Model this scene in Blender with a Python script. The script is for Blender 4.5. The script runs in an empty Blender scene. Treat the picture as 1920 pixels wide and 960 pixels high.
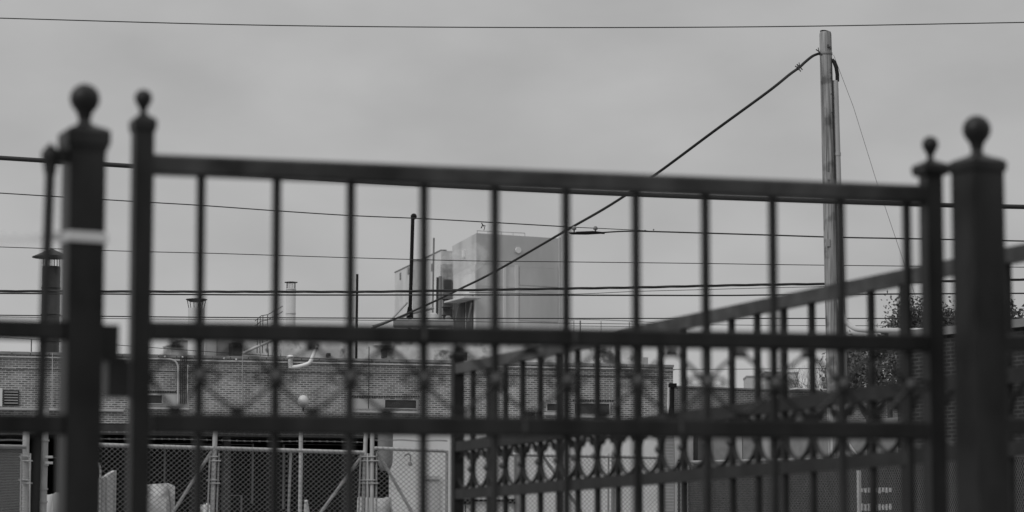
import bpy, bmesh, math, random
from mathutils import Vector, Matrix
random.seed(11)
S = bpy.context.scene
COL = S.collection
# ------------------------------------------------------------------ camera
F = 5500.0                       # focal length in photo pixels (1920 wide)
EYE = 1.6
PITCH = math.atan(600.0/F)
cam_d = bpy.data.cameras.new('camera'); cam = bpy.data.objects.new('camera', cam_d); COL.objects.link(cam)
cam.location = (0, 0, EYE); cam.rotation_euler = (math.pi/2+PITCH, 0, 0)
cam_d.sensor_width = 36; cam_d.lens = F/1920*36
cam_d.clip_start = .05; cam_d.clip_end = 3000
cam_d.dof.use_dof = True; cam_d.dof.focus_distance = 58; cam_d.dof.aperture_fstop = 4.0
S.camera = cam
S.render.resolution_x = 1024; S.render.resolution_y = 512
# ------------------------------------------------------------------ sky and sun
W = bpy.data.worlds.new('World'); S.world = W; W.use_nodes = True
nt = W.node_tree; nt.nodes.clear(); N = nt.nodes.new; L = nt.links.new
SUN_EL, SUN_ROT = math.radians(38), math.radians(-131)
out = N('ShaderNodeOutputWorld'); bg = N('ShaderNodeBackground'); L(bg.outputs[0], out.inputs[0])
bg.inputs[1].default_value = 0.1
sky = N('ShaderNodeTexSky'); sky.sky_type = 'NISHITA'; sky.sun_disc = False
sky.sun_elevation = SUN_EL; sky.sun_rotation = SUN_ROT
bw = N('ShaderNodeRGBToBW'); L(sky.outputs[0], bw.inputs[0])
tc = N('ShaderNodeTexCoord'); sep = N('ShaderNodeSeparateXYZ'); L(tc.outputs['Generated'], sep.inputs[0])
mp = N('ShaderNodeMapping'); mp.inputs['Scale'].default_value = (15, 15, 30); mp.inputs['Rotation'].default_value = (0, .12, 0)
L(tc.outputs['Generated'], mp.inputs[0])
no = N('ShaderNodeTexNoise'); no.inputs['Scale'].default_value = 1.0; no.inputs['Detail'].default_value = 4; no.inputs['Roughness'].default_value = .45
L(mp.outputs[0], no.inputs['Vector'])
def wm(op, a, b):
    m = N('ShaderNodeMath'); m.operation = op
    for i, v in enumerate((a, b)):
        if isinstance(v, (int, float)): m.inputs[i].default_value = v
        else: L(v, m.inputs[i])
    return m.outputs[0]
zc = wm('MAXIMUM', sep.outputs[2], 0.0)
overcast = wm('ADD', wm('SUBTRACT', 4.72, wm('MULTIPLY', zc, 3.2)), wm('MULTIPLY', wm('MULTIPLY', zc, zc), 11.0))          # overcast dome: brighter towards the zenith
cloud = wm('ADD', .79, wm('MULTIPLY', no.outputs[0], .42))
tot = wm('MULTIPLY', wm('ADD', wm('MULTIPLY', overcast, .96), wm('MULTIPLY', bw.outputs[0], .02)), cloud)
L(tot, bg.inputs[0])
sd = bpy.data.lights.new('sun', 'SUN'); sun = bpy.data.objects.new('sun', sd); COL.objects.link(sun)
sd.energy = 1.5; sd.angle = math.radians(25); sd.color = (1, 1, 1)
# light comes from the left, slightly in front of the camera's side
sdir = Vector((math.sin(SUN_ROT)*math.cos(SUN_EL), math.cos(SUN_ROT)*math.cos(SUN_EL), math.sin(SUN_EL)))
sun.rotation_euler = sdir.to_track_quat('Z', 'Y').to_euler()
S.view_settings.view_transform = 'Standard'; S.view_settings.look = 'None'
S.view_settings.exposure = 0; S.view_settings.gamma = 1; S.view_settings.use_curve_mapping = False
S.render.engine = 'CYCLES'

# ------------------------------------------------------------------ projection helpers
cp, sp_ = math.cos(PITCH), math.sin(PITCH)
def ray(px, py):
    rx, ry = (px-960)/F, (480-py)/F
    return Vector((rx, cp - ry*sp_, sp_ + ry*cp))
def at(px, py, Y):
    d = ray(px, py); return Vector((0, 0, EYE)) + d*(Y/d.y)
def ZZ(py, Y): return at(960, py, Y).z
def XX(px, Y, py=700): return at(px, py, Y).x
class Frame:
    """a vertical plane through two photo columns, each at its own distance"""
    def __init__(s, pxa, Ya, pxb, Yb, py=700):
        s.a = at(pxa, py, Ya).xy; s.b = at(pxb, py, Yb).xy
        s.u = (s.b-s.a).normalized(); s.n = Vector((s.u.y, -s.u.x))      # n points to the viewer's side
        s.len = (s.b-s.a).length
    def pt(s, px, py, off=0):
        d = ray(px, py); a = s.a + s.n*off
        t = (a.dot(s.n)) / (d.xy.dot(s.n)); return Vector((0, 0, EYE)) + d*t
    def uz(s, px, py, off=0):
        p = s.pt(px, py, off); return ((p.xy-s.a).dot(s.u), p.z)
    def w(s, u, z, off=0):
        q = s.a + s.u*u + s.n*off; return Vector((q.x, q.y, z))

# ------------------------------------------------------------------ materials (all grey: black and white film)
def mat(name, base, rough=.8, var=.0, scale=8, spec=.3, metal=0, stretch=(1, 1, 1), bump=0, blotch=0, bscale=1, detail=4):
    m = bpy.data.materials.new(name); m.use_nodes = True; t = m.node_tree; b = t.nodes['Principled BSDF']
    b.inputs['Roughness'].default_value = rough; b.inputs['Metallic'].default_value = metal
    b.inputs['Specular IOR Level'].default_value = spec
    b.inputs['Base Color'].default_value = (base, base, base, 1)
    tc = t.nodes.new('ShaderNodeTexCoord')
    def noise(sc, st, det):
        mp = t.nodes.new('ShaderNodeMapping'); mp.inputs['Scale'].default_value = st; t.links.new(tc.outputs['Object'], mp.inputs[0])
        n = t.nodes.new('ShaderNodeTexNoise'); n.inputs['Scale'].default_value = sc; n.inputs['Detail'].default_value = det
        t.links.new(mp.outputs[0], n.inputs['Vector']); return n.outputs[0]
    cur = None
    if var:
        n = noise(scale, stretch, detail)
        r = t.nodes.new('ShaderNodeMapRange'); r.inputs[1].default_value = .3; r.inputs[2].default_value = .7
        r.inputs[3].default_value = max(.0025, base*(1-var)); r.inputs[4].default_value = base*(1+var); t.links.new(n, r.inputs[0]); cur = r.outputs[0]
        if bump:
            bp = t.nodes.new('ShaderNodeBump'); bp.inputs['Strength'].default_value = bump; bp.inputs['Distance'].default_value = .01
            t.links.new(n, bp.inputs['Height']); t.links.new(bp.outputs[0], b.inputs['Normal'])
    if blotch:
        n = noise(bscale, (1, 1, 1), 6)
        r = t.nodes.new('ShaderNodeMapRange'); r.inputs[1].default_value = .56; r.inputs[2].default_value = .66
        r.inputs[3].default_value = 1; r.inputs[4].default_value = 1-blotch; t.links.new(n, r.inputs[0])
        k = t.nodes.new('ShaderNodeMath'); k.operation = 'MULTIPLY'; t.links.new(r.outputs[0], k.inputs[0])
        if cur is not None: t.links.new(cur, k.inputs[1])
        else: k.inputs[1].default_value = base
        cur = k.outputs[0]
    if cur is not None: t.links.new(cur, b.inputs['Base Color'])
    return m
def brick_mat(name, c1, c2, mortar, frame, rowh=.0677, bw_=.203):
    """brick courses laid along the wall's own direction (world position)"""
    m = bpy.data.materials.new(name); m.use_nodes = True; t = m.node_tree; b = t.nodes['Principled BSDF']
    b.inputs['Roughness'].default_value = .9; b.inputs['Specular IOR Level'].default_value = .2
    g = t.nodes.new('ShaderNodeNewGeometry'); mp = t.nodes.new('ShaderNodeMapping'); mp.vector_type = 'POINT'
    mp.inputs['Rotation'].default_value = (0, 0, -math.atan2(frame.u.y, frame.u.x)); t.links.new(g.outputs['Position'], mp.inputs[0])
    s = t.nodes.new('ShaderNodeSeparateXYZ'); t.links.new(mp.outputs[0], s.inputs[0])
    c = t.nodes.new('ShaderNodeCombineXYZ'); t.links.new(s.outputs[0], c.inputs[0]); t.links.new(s.outputs[2], c.inputs[1])
    br = t.nodes.new('ShaderNodeTexBrick'); t.links.new(c.outputs[0], br.inputs[0])
    br.inputs['Scale'].default_value = 1; br.inputs['Brick Width'].default_value = bw_; br.inputs['Row Height'].default_value = rowh
    br.inputs['Mortar Size'].default_value = .014; br.inputs['Mortar Smooth'].default_value = .1
    for k, v in (('Color1', c1), ('Color2', c2), ('Mortar', mortar)): br.inputs[k].default_value = (v, v, v, 1)
    br.inputs['Bias'].default_value = -.1
    n = t.nodes.new('ShaderNodeTexNoise'); n.inputs['Scale'].default_value = .9; n.inputs['Detail'].default_value = 7; n.inputs['Roughness'].default_value = .68
    m2 = t.nodes.new('ShaderNodeMapping'); m2.inputs['Scale'].default_value = (1.3, .55, 1); t.links.new(c.outputs[0], m2.inputs[0]); t.links.new(m2.outputs[0], n.inputs['Vector'])
    r = t.nodes.new('ShaderNodeMapRange'); r.inputs[1].default_value = .35; r.inputs[2].default_value = .65; r.inputs[3].default_value = .68; r.inputs[4].default_value = 1.25
    t.links.new(n.outputs[0], r.inputs[0])
    x = t.nodes.new('ShaderNodeMix'); x.data_type = 'RGBA'; x.blend_type = 'MULTIPLY'; x.inputs[0].default_value = 1
    t.links.new(br.outputs['Color'], x.inputs[6]); t.links.new(r.outputs[0], x.inputs[7]); t.links.new(x.outputs[2], b.inputs['Base Color'])
    return m
M = dict(
    iron=mat('black_iron', .0078, .44, 1.7, 8, .24, stretch=(1, 1, .4), bump=.6, detail=6),
    ironpale=mat('lighter_black_iron', .024, .45, .95, 8, .4, bump=.5, detail=6),  # lighter tone of the black iron, used on the top rails only
    ironlight=mat('worn_iron', .05, .5, .3, 20, .3),
    ironback=mat('weathered_black_iron', .009, .55, .7, 9, .25),
    strap=mat('white_strap', .62, .8, .08, 30),
    galv=mat('galvanised_steel', .33, .6, .15, 6, .35),
    galvdark=mat('dull_galvanised_wire', .19, .6, .1, 6, .3),
    wood=mat('pole_wood', .24, .9, .6, 3.2, .1, stretch=(7, 7, .3), bump=.8, detail=8, blotch=.45, bscale=2.6),
    conduit=mat('grey_plastic_conduit', .34, .6, .06, 3),
    rubber=mat('black_cable', .012, .6, 0, 1, .25),
    wire=mat('aged_wire', .02, .6, 0, 1, .3),
    concrete=mat('stained_render', .50, .9, .3, 1.6, .2, blotch=.75, bscale=1.5),
    tower=mat('tower_panel_grey', .42, .8, .14, .7, .2, stretch=(1, 1, .3), blotch=.10, bscale=.5),
    towerlow=mat('tower_panel_pale', .50, .8, .14, .7, .2, stretch=(1, 1, .3), blotch=.12, bscale=.6),
    towerpale=mat('tower_trim_pale', .56, .8, .05, .5, .2),
    towerdark=mat('tower_opening_dark', .05, .8, .2, 2),
    whitewall=mat('white_painted_masonry', .56, .85, .07, 1.3, .2, blotch=.1, bscale=.8),
    paleblock=mat('pale_block', .38, .9, .12, .6),
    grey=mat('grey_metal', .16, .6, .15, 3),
    midgrey=mat('mid_grey_metal', .24, .6, .15, 3),
    dark=mat('dark_metal', .035, .6, .2, 3),
    black=mat('sooty_black', .008, .8, .2, 3, .15),
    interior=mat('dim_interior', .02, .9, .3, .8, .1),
    white=mat('white_enamel', .62, .5, .05, 4, .4),
    globe=mat('frosted_globe', .5, .35, .03, 3, .4),
    glass=mat('dusty_glass', .03, .25, .3, 3, .4),
    coping=mat('coping_stone', .2, .9, .2, 2),
    sill=mat('pale_sill', .38, .9, .12, 2),
    bark=mat('bark', .06, .9, .3, 5, .1, stretch=(3, 3, .6)),
    twig=mat('bare_twig', .10, .9, .2, 5, .1),
    leaf=mat('leaf', .085, .7, .35, .8, .2),
    leafdark=mat('leaf_dark', .065, .7, .35, .8, .2),
    asphalt=mat('worn_concrete_paving', .22, .9, .25, 3, .2),
    fabric=mat('screen_boards', .016, .9, .25, 3, .1, stretch=(5, 5, .4)),
    tarp=mat('grey_tarpaulin', .34, .7, .3, 5, .3, bump=.6, blotch=.7, bscale=2.2),
)

sm0 = bpy.data.materials.new('thin_white_webbing'); sm0.use_nodes = True; _t = sm0.node_tree; _t.nodes.clear()
_o = _t.nodes.new('ShaderNodeOutputMaterial'); _m = _t.nodes.new('ShaderNodeMixShader'); _m.inputs[0].default_value = .5
_d = _t.nodes.new('ShaderNodeBsdfDiffuse'); _r = _t.nodes.new('ShaderNodeBsdfTranslucent'); _d.inputs[0].default_value = (.8, .8, .8, 1); _r.inputs[0].default_value = (.85, .85, .85, 1)
_t.links.new(_d.outputs[0], _m.inputs[1]); _t.links.new(_r.outputs[0], _m.inputs[2]); _t.links.new(_m.outputs[0], _o.inputs[0]); M['strap'] = sm0
# ------------------------------------------------------------------ mesh builder
class MB:
    def __init__(s): s.v = []; s.f = []; s.sm = []
    def add(s, vs, fs, smooth=False):
        k = len(s.v); s.v += [Vector(v) for v in vs]; s.f += [tuple(i+k for i in f) for f in fs]; s.sm += [smooth]*len(fs); return s
    def hexa(s, p):    # p: 4 bottom, 4 top (ccw)
        return s.add(p, [(3, 2, 1, 0), (4, 5, 6, 7), (0, 1, 5, 4), (1, 2, 6, 5), (2, 3, 7, 6), (3, 0, 4, 7)])
    def prism(s, foot, z0, z1):
        n = len(foot)
        if not isinstance(z1, (list, tuple)): z1 = [z1]*n
        vs = [(x, y, z0) for x, y in foot] + [(x, y, z) for (x, y), z in zip(foot, z1)]
        return s.add(vs, [tuple(range(n))[::-1], tuple(range(n, 2*n))] + [(i, (i+1) % n, n+(i+1) % n, n+i) for i in range(n)])
    def fbox(s, fr, u0, u1, z0, z1, o0, o1):
        w = fr.w
        return s.hexa([w(u0, z0, o1), w(u1, z0, o1), w(u1, z0, o0), w(u0, z0, o0), w(u0, z1, o1), w(u1, z1, o1), w(u1, z1, o0), w(u0, z1, o0)])
    def fpx(s, fr, px0, py0, px1, py1, o0, o1):
        """box on a wall frame from photo corners"""
        ua, za = fr.uz(px0, py0, o1); ub, zb = fr.uz(px1, py1, o1)
        return s.fbox(fr, min(ua, ub), max(ua, ub), min(za, zb), max(za, zb), o0, o1)
    def bar(s, a, b, w, h=None, side=None, cham=0):
        """square bar from a to b; w across 'side', h across the other axis"""
        a, b = Vector(a), Vector(b); h = h or w; d = (b-a).normalized()
        if side is None: side = Vector((1, 0, 0)) if abs(d.x) < .9 else Vector((0, 1, 0))
        x = (side - d*side.dot(d)).normalized(); y = d.cross(x)
        c = min(w, h)*.12
        pr = [(w/2, h/2-c), (w/2-c, h/2), (-w/2+c, h/2), (-w/2, h/2-c), (-w/2, -h/2+c), (-w/2+c, -h/2), (w/2-c, -h/2), (w/2, -h/2+c)]
        vs = [a+x*p+y*q for p, q in pr] + [b+x*p+y*q for p, q in pr]; n = 8
        return s.add(vs, [tuple(range(n))[::-1], tuple(range(n, 2*n))] + [(i, (i+1) % n, n+(i+1) % n, n+i) for i in range(n)])
    def tube(s, pts, r, n=8, caps=True):
        pts = [Vector(p) for p in pts]; m = len(pts); rs = r if isinstance(r, (list, tuple)) else [r]*m
        vs = []; x = None
        for i, p in enumerate(pts):
            d = (pts[min(i+1, m-1)]-pts[max(i-1, 0)]).normalized()
            if x is None: x = d.orthogonal().normalized()
            x = (x - d*x.dot(d)).normalized(); y = d.cross(x)
            vs += [p + (x*math.cos(2*math.pi*k/n)+y*math.sin(2*math.pi*k/n))*rs[i] for k in range(n)]
        fs = [(i*n+k, i*n+(k+1) % n, (i+1)*n+(k+1) % n, (i+1)*n+k) for i in range(m-1) for k in range(n)]
        s.add(vs, fs, True)
        if caps: s.add(vs[:n], [tuple(range(n))[::-1]]); s.add(vs[-n:], [tuple(range(n))])
        return s
    def lathe(s, c, prof, n=28):
        """prof: list of (r, z) from bottom to top, about the vertical through c"""
        c = Vector(c); vs = []
        for r, z in prof: vs += [c+Vector((r*math.cos(2*math.pi*k/n), r*math.sin(2*math.pi*k/n), z)) for k in range(n)]
        fs = [(i*n+k, i*n+(k+1) % n, (i+1)*n+(k+1) % n, (i+1)*n+k) for i in range(len(prof)-1) for k in range(n)]
        return s.add(vs, fs, True)
    def ball(s, c, r, rz=None, n=24, m=14):
        rz = rz or r
        return s.lathe(c, [(max(1e-5, r*math.sin(math.pi*i/m)), -rz*math.cos(math.pi*i/m)) for i in range(m+1)], n)
    def rlathe(s, c, prof, ang):
        """square section turned profile: (half width, z), rotated by ang"""
        c = Vector(c); vs = []; R = Matrix.Rotation(ang, 3, 'Z')
        for r, z in prof: vs += [c + R @ Vector((sx*r, sy*r, z)) for sx, sy in ((-1, -1), (1, -1), (1, 1), (-1, 1))]
        m = len(prof)
        fs = [(i*4+k, i*4+(k+1) % 4, (i+1)*4+(k+1) % 4, (i+1)*4+k) for i in range(m-1) for k in range(4)]
        return s.add(vs, fs + [(3, 2, 1, 0), tuple((m-1)*4+k for k in range(4))])
    def build(s, name, m, parent=None, label=None):
        me = bpy.data.meshes.new(name); 
        if parent is None:
            xs = [v.x for v in s.v]; ys = [v.y for v in s.v]
            org = Vector(((min(xs)+max(xs))/2, (min(ys)+max(ys))/2, min(v.z for v in s.v)))
        else: org = Vector(parent['_o'])
        me.from_pydata([v-org for v in s.v], [], s.f); me.update()
        for p, q in zip(me.polygons, s.sm): p.use_smooth = q
        me.materials.append(M[m] if isinstance(m, str) else m)
        o = bpy.data.objects.new(name, me); COL.objects.link(o)
        o['_o'] = tuple(org)
        if parent is None: o.location = org
        else: o.parent = parent
        if label: o['label'] = label
        return o
def tag(o, label, cat, group=None, kind=None):
    o['label'] = label; o['category'] = cat
    if group: o['group'] = group
    if kind: o['kind'] = kind
    return o
def thing(name, loc, label, cat, group=None):
    o = bpy.data.objects.new(name, None); COL.objects.link(o); o.location = loc; o['_o'] = tuple(loc); o.empty_display_size = .2
    return tag(o, label, cat, group)
def struct(o): o['kind'] = 'structure'; return o

# ------------------------------------------------------------------ ground
g = MB().add([(-900, -60, 0), (900, -60, 0), (900, 1800, 0), (-900, 1800, 0)], [(0, 1, 2, 3)]); struct(g.build('ground', 'asphalt'))
kb = MB()
for y in (3.0, 20.0):
    kb.hexa([(-80, y, -.1), (80, y, -.1), (80, y+.15, -.1), (-80, y+.15, -.1), (-80, y, .13), (80, y, .13), (80, y+.15, .13), (-80, y+.15, .13)])
struct(kb.build('kerb', 'coping'))

# ================================================================== NEAR IRON GATE
GY0, GY1 = 7.5, 8.25
G = Frame(265, GY0, 1745, GY1, 500)
us = Vector((G.u.x, G.u.y, 0)); up = Vector((0, 0, 1))
gate = thing('iron_gate', G.w(G.len/2, 0), 'black iron gate leaf with upright bars and scrollwork, between the two ball-topped posts', 'gate')
def rail_line(x0, y0, x1, y1, fr=G): return fr.pt(x0, y0), fr.pt(x1, y1)
RW = .05
# rails
rails = {}
for nm, y0, y1, hh in (('top_rail', 309, 366, .052), ('middle_rail', 621, 644, .049), ('lower_rail', 794, 808, .053)):
    a, b = rail_line(284, y0, 1730, y1)
    MB().bar(a, b, .05, hh, side=Vector((G.n.x, G.n.y, 0))).build(nm, 'ironpale' if nm == 'top_rail' else 'iron', gate)
    rails[nm] = (a, b)
u0_, u1_ = G.uz(284, 500)[0], G.uz(1730, 500)[0]
MB().fbox(G, u0_, u1_, .12, .17, -.025, .025).build('bottom_rail', 'iron', gate)
def rail_z(nm, u, fr=G):
    a, b = rails[nm]; ua = (a.xy-fr.a).dot(fr.u); ub = (b.xy-fr.a).dot(fr.u)
    return a.z + (b.z-a.z)*(u-ua)/(ub-ua)
def end_post(fr, px, pyt, w, px_cap, cap_h, finial, parent, zbot=.06, m='iron'):
    """square end post; finial: (ball centre y, ball radius px, taper base y)"""
    p = fr.pt(px, pyt); s = p.y/F
    ang = math.atan2(fr.u.y, fr.u.x)
    post = MB().rlathe((p.x, p.y, 0), [(w/2, zbot), (w/2, p.z-.002)], ang).build('end_post', m, parent)
    cw = px_cap*1.08*s/2/(math.cos(ang)+abs(math.sin(ang)))
    MB().rlathe((p.x, p.y, p.z), [(cw*.95, -.006), (cw*1.08, .001), (cw*1.14, cap_h*s*.3), (cw*1.12, cap_h*s*.85), (cw*.98, cap_h*s), (cw*.35, cap_h*s*1.4)], ang).build('cap', m, post)
    yb, rb, yt = finial; zb = ZZ(yb, p.y); r = rb*s; zt = ZZ(yt, p.y)
    MB().lathe((p.x, p.y, 0), [(r*.5, zt-.012), (r*.55, zt), (r*.36, zt+.006), (r*.45, zb-r*1.25), (r*.72, zb-r*.75), (r*.97, zb-r*.25), (r, zb), (r*.9, zb+r*.45), (r*.62, zb+r*.8), (r*.3, zb+r*.96), (.0005, zb+r)]).build('finial', m, post)
    return post
end_post(G, 268, 245, .0505, 47, 22, (184, 17, 214), gate)
end_post(G, 1745, 326, .0505, 56, 18, (271, 15.8, 300), gate)
bars_px = [377, 519, 658, 795, 928, 1061, 1192, 1322, 1448, 1575, 1699]
bu = []
for x in bars_px:
    u = G.uz(x, 360)[0]; bu.append(u)
    MB().bar(G.w(u, .17), G.w(u, rail_z('top_rail', u)-.02), .0215, side=us).build('bar', 'iron', gate)
# scrollwork between the middle and lower rails
def scroll(fr, ul, ur, zt, zb, mb, t=.0065, dp=.012):
    """diamond of bowed straps from bar to bar, curled where they meet in mid bay"""
    um = (ul+ur)/2; zm = (zt+zb)/2
    for su, sz in ((-1, 1), (1, 1), (-1, -1), (1, -1)):
        ua = ul if su < 0 else ur; zz = zt if sz > 0 else zb
        pts = []
        for i in range(9):
            k = i/8; 
            bow = math.sin(k*math.pi)*.10
            uu = ua + (um-ua)*(k - bow*.4); z = zm + (zz-zm)*(k*.93 + bow*.5); pts.append(fr.w(uu, z, 0))
        # curl at the tip
        c = Vector((um+su*-.0, 0)); rr = abs(zt-zb)*.042; cu = um + su*rr
        for i in range(1, 8):
            a = math.pi/2*sz - su*sz*i*.72
            pts.append(fr.w(cu + math.cos(a)*rr, zz - sz*rr*1.3 + math.sin(a)*rr, 0))
        for a, b in zip(pts[:-1], pts[1:]):
            if (b-a).length > 1e-5: mb.bar(a, b, dp, t, side=Vector((fr.n.x, fr.n.y, 0)))
    return mb
alls = [0.0+.03] + bu + [G.len-.03]
for ul, ur in zip(alls[:-1], alls[1:]):
    um = (ul+ur)/2
    if ur-ul < .08: continue
    scroll(G, ul, ur, rail_z('middle_rail', um)-.026, rail_z('lower_rail', um)+.026, MB(), .0078, .013).build('scroll_panel', 'iron', gate)
def rosette(fr, u, z, r, off, parent, m):
    mb = MB()
    c = fr.w(u, z, off); ax = Vector((fr.n.x, fr.n.y, 0)); s_ = Vector((fr.u.x, fr.u.y, 0))
    for R_, o in ((r, 0), ):
        ring = []
        n = 24
        vs = []
        for rr, h in ((r*.9, 0), (r, .004), (r*.75, .010), (r*.35, .016), (.0005, .018)):
            for k in range(n):
                a = 2*math.pi*k/n; q = rr*(1+.12*math.cos(6*a) if rr > r*.5 else 1)
                vs.append(c + ax*h + (s_*math.cos(a)+up*math.sin(a))*q)
        mb.add(vs, [(i*n+k, i*n+(k+1) % n, (i+1)*n+(k+1) % n, (i+1)*n+k) for i in range(4) for k in range(n)], True)
    return mb.build('rosette', m, parent)
for x, u in zip(bars_px, bu):
    z = (rail_z('middle_rail', u)*.52 + rail_z('lower_rail', u)*.48)
    rosette(G, u, z, .0175, .012, gate, 'ironlight')
    for sg in (-1, 1):
        cu = u+sg*.034; Q = [G.w(cu+.021*math.cos(t), z+.013*math.sin(t)) for t in [i*math.pi/8 for i in range(17)]]
        mr = MB()
        for p_, q_ in zip(Q[:-1], Q[1:]): mr.bar(p_, q_, .012, .007, side=Vector((G.n.x, G.n.y, 0)))
        mr.build('curl', 'iron', gate)

# ------------------------------------------------------------------ big posts
def big_post(px, py_ref, Y, w, ang, cap, ball, label):
    p = at(px, py_ref, Y); s = Y/F/cp
    t = thing('gate_post', (p.x, p.y, 0), label, 'post', 'square iron gate posts')
    ztop = ZZ(cap[1], Y)
    MB().rlathe((p.x, p.y, 0), [(w/2, 0), (w/2, ztop)], ang).build('shaft', 'iron', t)
    cw = cap[2]*s/2/(math.cos(ang)+math.sin(ang)); h = ZZ(cap[0], Y)-ztop
    zn = ZZ(ball[3], Y) - ztop
    c = MB().rlathe((p.x, p.y, ztop), [(cw*.88, -.003), (cw*.9, h*.12), (cw*.99, h*.3), (cw, h*.5), (cw*1.0, h), (cw*.82, h+(zn-h)*.35), (cw*.45, h+(zn-h)*.7), (cw*.24, zn)], ang).build('cap', 'iron', t)
    zb = ZZ(ball[0], Y); r = ball[1]*s; zk = ztop+zn
    MB().lathe((p.x, p.y, 0), [(r*.6, zk-.01), (r*.46, zk+.003), (r*.38, zk+.008), (r*.44, zb-r*1.35), (r*.5, zb-r*1.05), (r*.6, zb-r*.86), (r*.8, zb-r*.62), (r*.95, zb-r*.31), (r, zb), (r*.93, zb+r*.37), (r*.75, zb+r*.66), (r*.5, zb+r*.865), (r*.25, zb+r*.968), (.0005, zb+r)], 32).build('ball_finial', 'iron', t)
    return t
big_post(156.5, 350, 7.42, .093, math.radians(22), (250, 285, 107), (185, 28.5, 0, 232),
         'thick square iron post with ball finial, wrapped by a white strap, left of the gate')
big_post(1834, 400, 8.05, .104, math.radians(28), (305, 328, 106), (243, 27, 0, 289),
         'thick square iron post with ball finial and two clear faces, right of the gate')
for x, nm in ((978, 'lower_rail'), (1270, 'lower_rail'), (1072, 'middle_rail'), (790, 'middle_rail')):  # small pale spots on the rail faces, built as thin raised boxes
    u = G.uz(x, 700)[0]; z = rail_z(nm, u)
    MB().fbox(G, u-.004, u+.004, z-.014, z+.016, .0255, .029).build('pale_spot', 'ironlight', gate)
# latch boxes
lt = thing('gate_latch', at(215, 700, 7.44), 'dark steel latch box bolted between the left ball-topped post and the gate', 'latch')
MB().fpx(G, 188, 608, 223, 672, -.02, .03).build('latch_case', 'iron', lt)
MB().fpx(G, 203, 674, 242, 745, -.02, .035).build('lock_body', 'iron', lt)
MB().fpx(G, 196, 668, 236, 677, -.03, .04).build('strike_plate', 'iron', lt)
# white strap
sm = MB(); Ys = 7.42
zs = ZZ(450, Ys)
def band(mb, pts, h, t):
    for a, b in zip(pts[:-1], pts[1:]): mb.bar(a, b, t, h, side=(b-a).cross(up).normalized())
pc = at(156, 450, Ys); hw = .093/2+.004; R_ = Matrix.Rotation(math.radians(22), 3, 'Z')
cor = [Vector((pc.x, pc.y, 0)) + R_ @ Vector((a*hw, b*hw, 0)) for a, b in ((1, 1), (1, -1), (-1, -1), (-1, 1), (1, 1))]
pts = [Vector((c.x, c.y, zs+.002*i)) for i, c in enumerate(cor)]
band(sm, pts, .026, .003)
q = Vector((cor[2].x, cor[2].y, zs+.002))
qs = [q + (at(-160, 441, Ys+.1)-q)*(k/12) + up*(-.006*math.sin(k/12*math.pi)) for k in range(13)]
band(sm, qs, .024, .003)
tag(sm.build('white_strap', 'strap'), 'white webbing strap tied round the left ball-topped post and pulled off to the left', 'strap')
# fence sections left and right of the gate posts
FL = Frame(60, 7.3, 156, 7.45, 700)
lf = thing('iron_fence', FL.w(-.2, 0), 'black iron fence panel with a spear-tipped picket, left of the strapped post', 'fence', 'iron fence panels beside the gate')
def frail(fr, pxs, pys, pxe, pye, hh, parent, name='rail', m='iron'):
    a, b = fr.pt(pxs, pys), fr.pt(pxe, pye); MB().bar(a, b, .045, hh, side=Vector((fr.n.x, fr.n.y, 0))).build(name, m, parent)
frail(FL, -700, 596, 118, 621, .049, lf); frail(FL, -700, 782, 118, 797, .052, lf)
frail(FL, 100, 293, 120, 294, .034, lf, 'top_bracket')
def spear(fr, px, pytip, pyw, parent, m='iron'):
    u, zt = fr.uz(px, pytip); s = fr.pt(px, pytip).y/F
    p = fr.w(u, 0)
    lo = fr.pt(px-26*pyw, 960); hi = fr.w(u, zt-58*s); lo = hi+(lo-hi)*((hi.z-.1)/(hi.z-lo.z))
    MB().bar(lo, hi, .0205, side=Vector((fr.u.x, fr.u.y, 0))).build('picket', m, parent)
    MB().rlathe((p.x, p.y, 0), [(.0075, zt-66*s), (.011, zt-56*s), (.0125, zt-42*s), (.0165, zt-28*s), (.0165, zt-20*s), (.009, zt-8*s), (.0006, zt)], math.atan2(fr.u.y, fr.u.x)).build('spear_tip', m, parent)
for x in (95, -45, -185): spear(FL, x, 268-(95-x)*.035, 1, lf)
FR = Frame(1834, 8.1, 2000, 8.25, 700)
rf = thing('iron_fence', FR.w(.2, 0), 'black iron fence rails running off the right edge behind the two-faced post', 'fence', 'iron fence panels beside the gate')
frail(FR, 1872, 644, 2600, 655, .049, rf); frail(FR, 1872, 800, 2600, 808, .052, rf)
for x in (1975, 2110, 2245): spear(FR, x, 335, 0, rf)

def oval(fr, ul, ur, zt, zb):
    mb = MB(); um, zm, a, b = (ul+ur)/2, (zt+zb)/2, (ur-ul)/2-.012, (zt-zb)/2; n = 28
    P = []
    for k in range(n+1):
        t = 2*math.pi*k/n; c, s_ = math.cos(t), math.sin(t)
        P.append(fr.w(um+a*math.copysign(abs(c)**1.15, c), zm+b*math.copysign(abs(s_)**1.0, s_)))
    for p, q in zip(P[:-1], P[1:]): mb.bar(p, q, .02, .008, side=Vector((fr.n.x, fr.n.y, 0)))
    for sz in (1,):                       # small arch under the rail
        Q = [fr.w(um+a*.5*math.cos(t), zt-.045+.028*math.sin(t)) for t in [i*math.pi/8 for i in range(9)]]
        for p, q in zip(Q[:-1], Q[1:]): mb.bar(p, q, .018, .006, side=Vector((fr.n.x, fr.n.y, 0)))
    return mb
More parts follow.
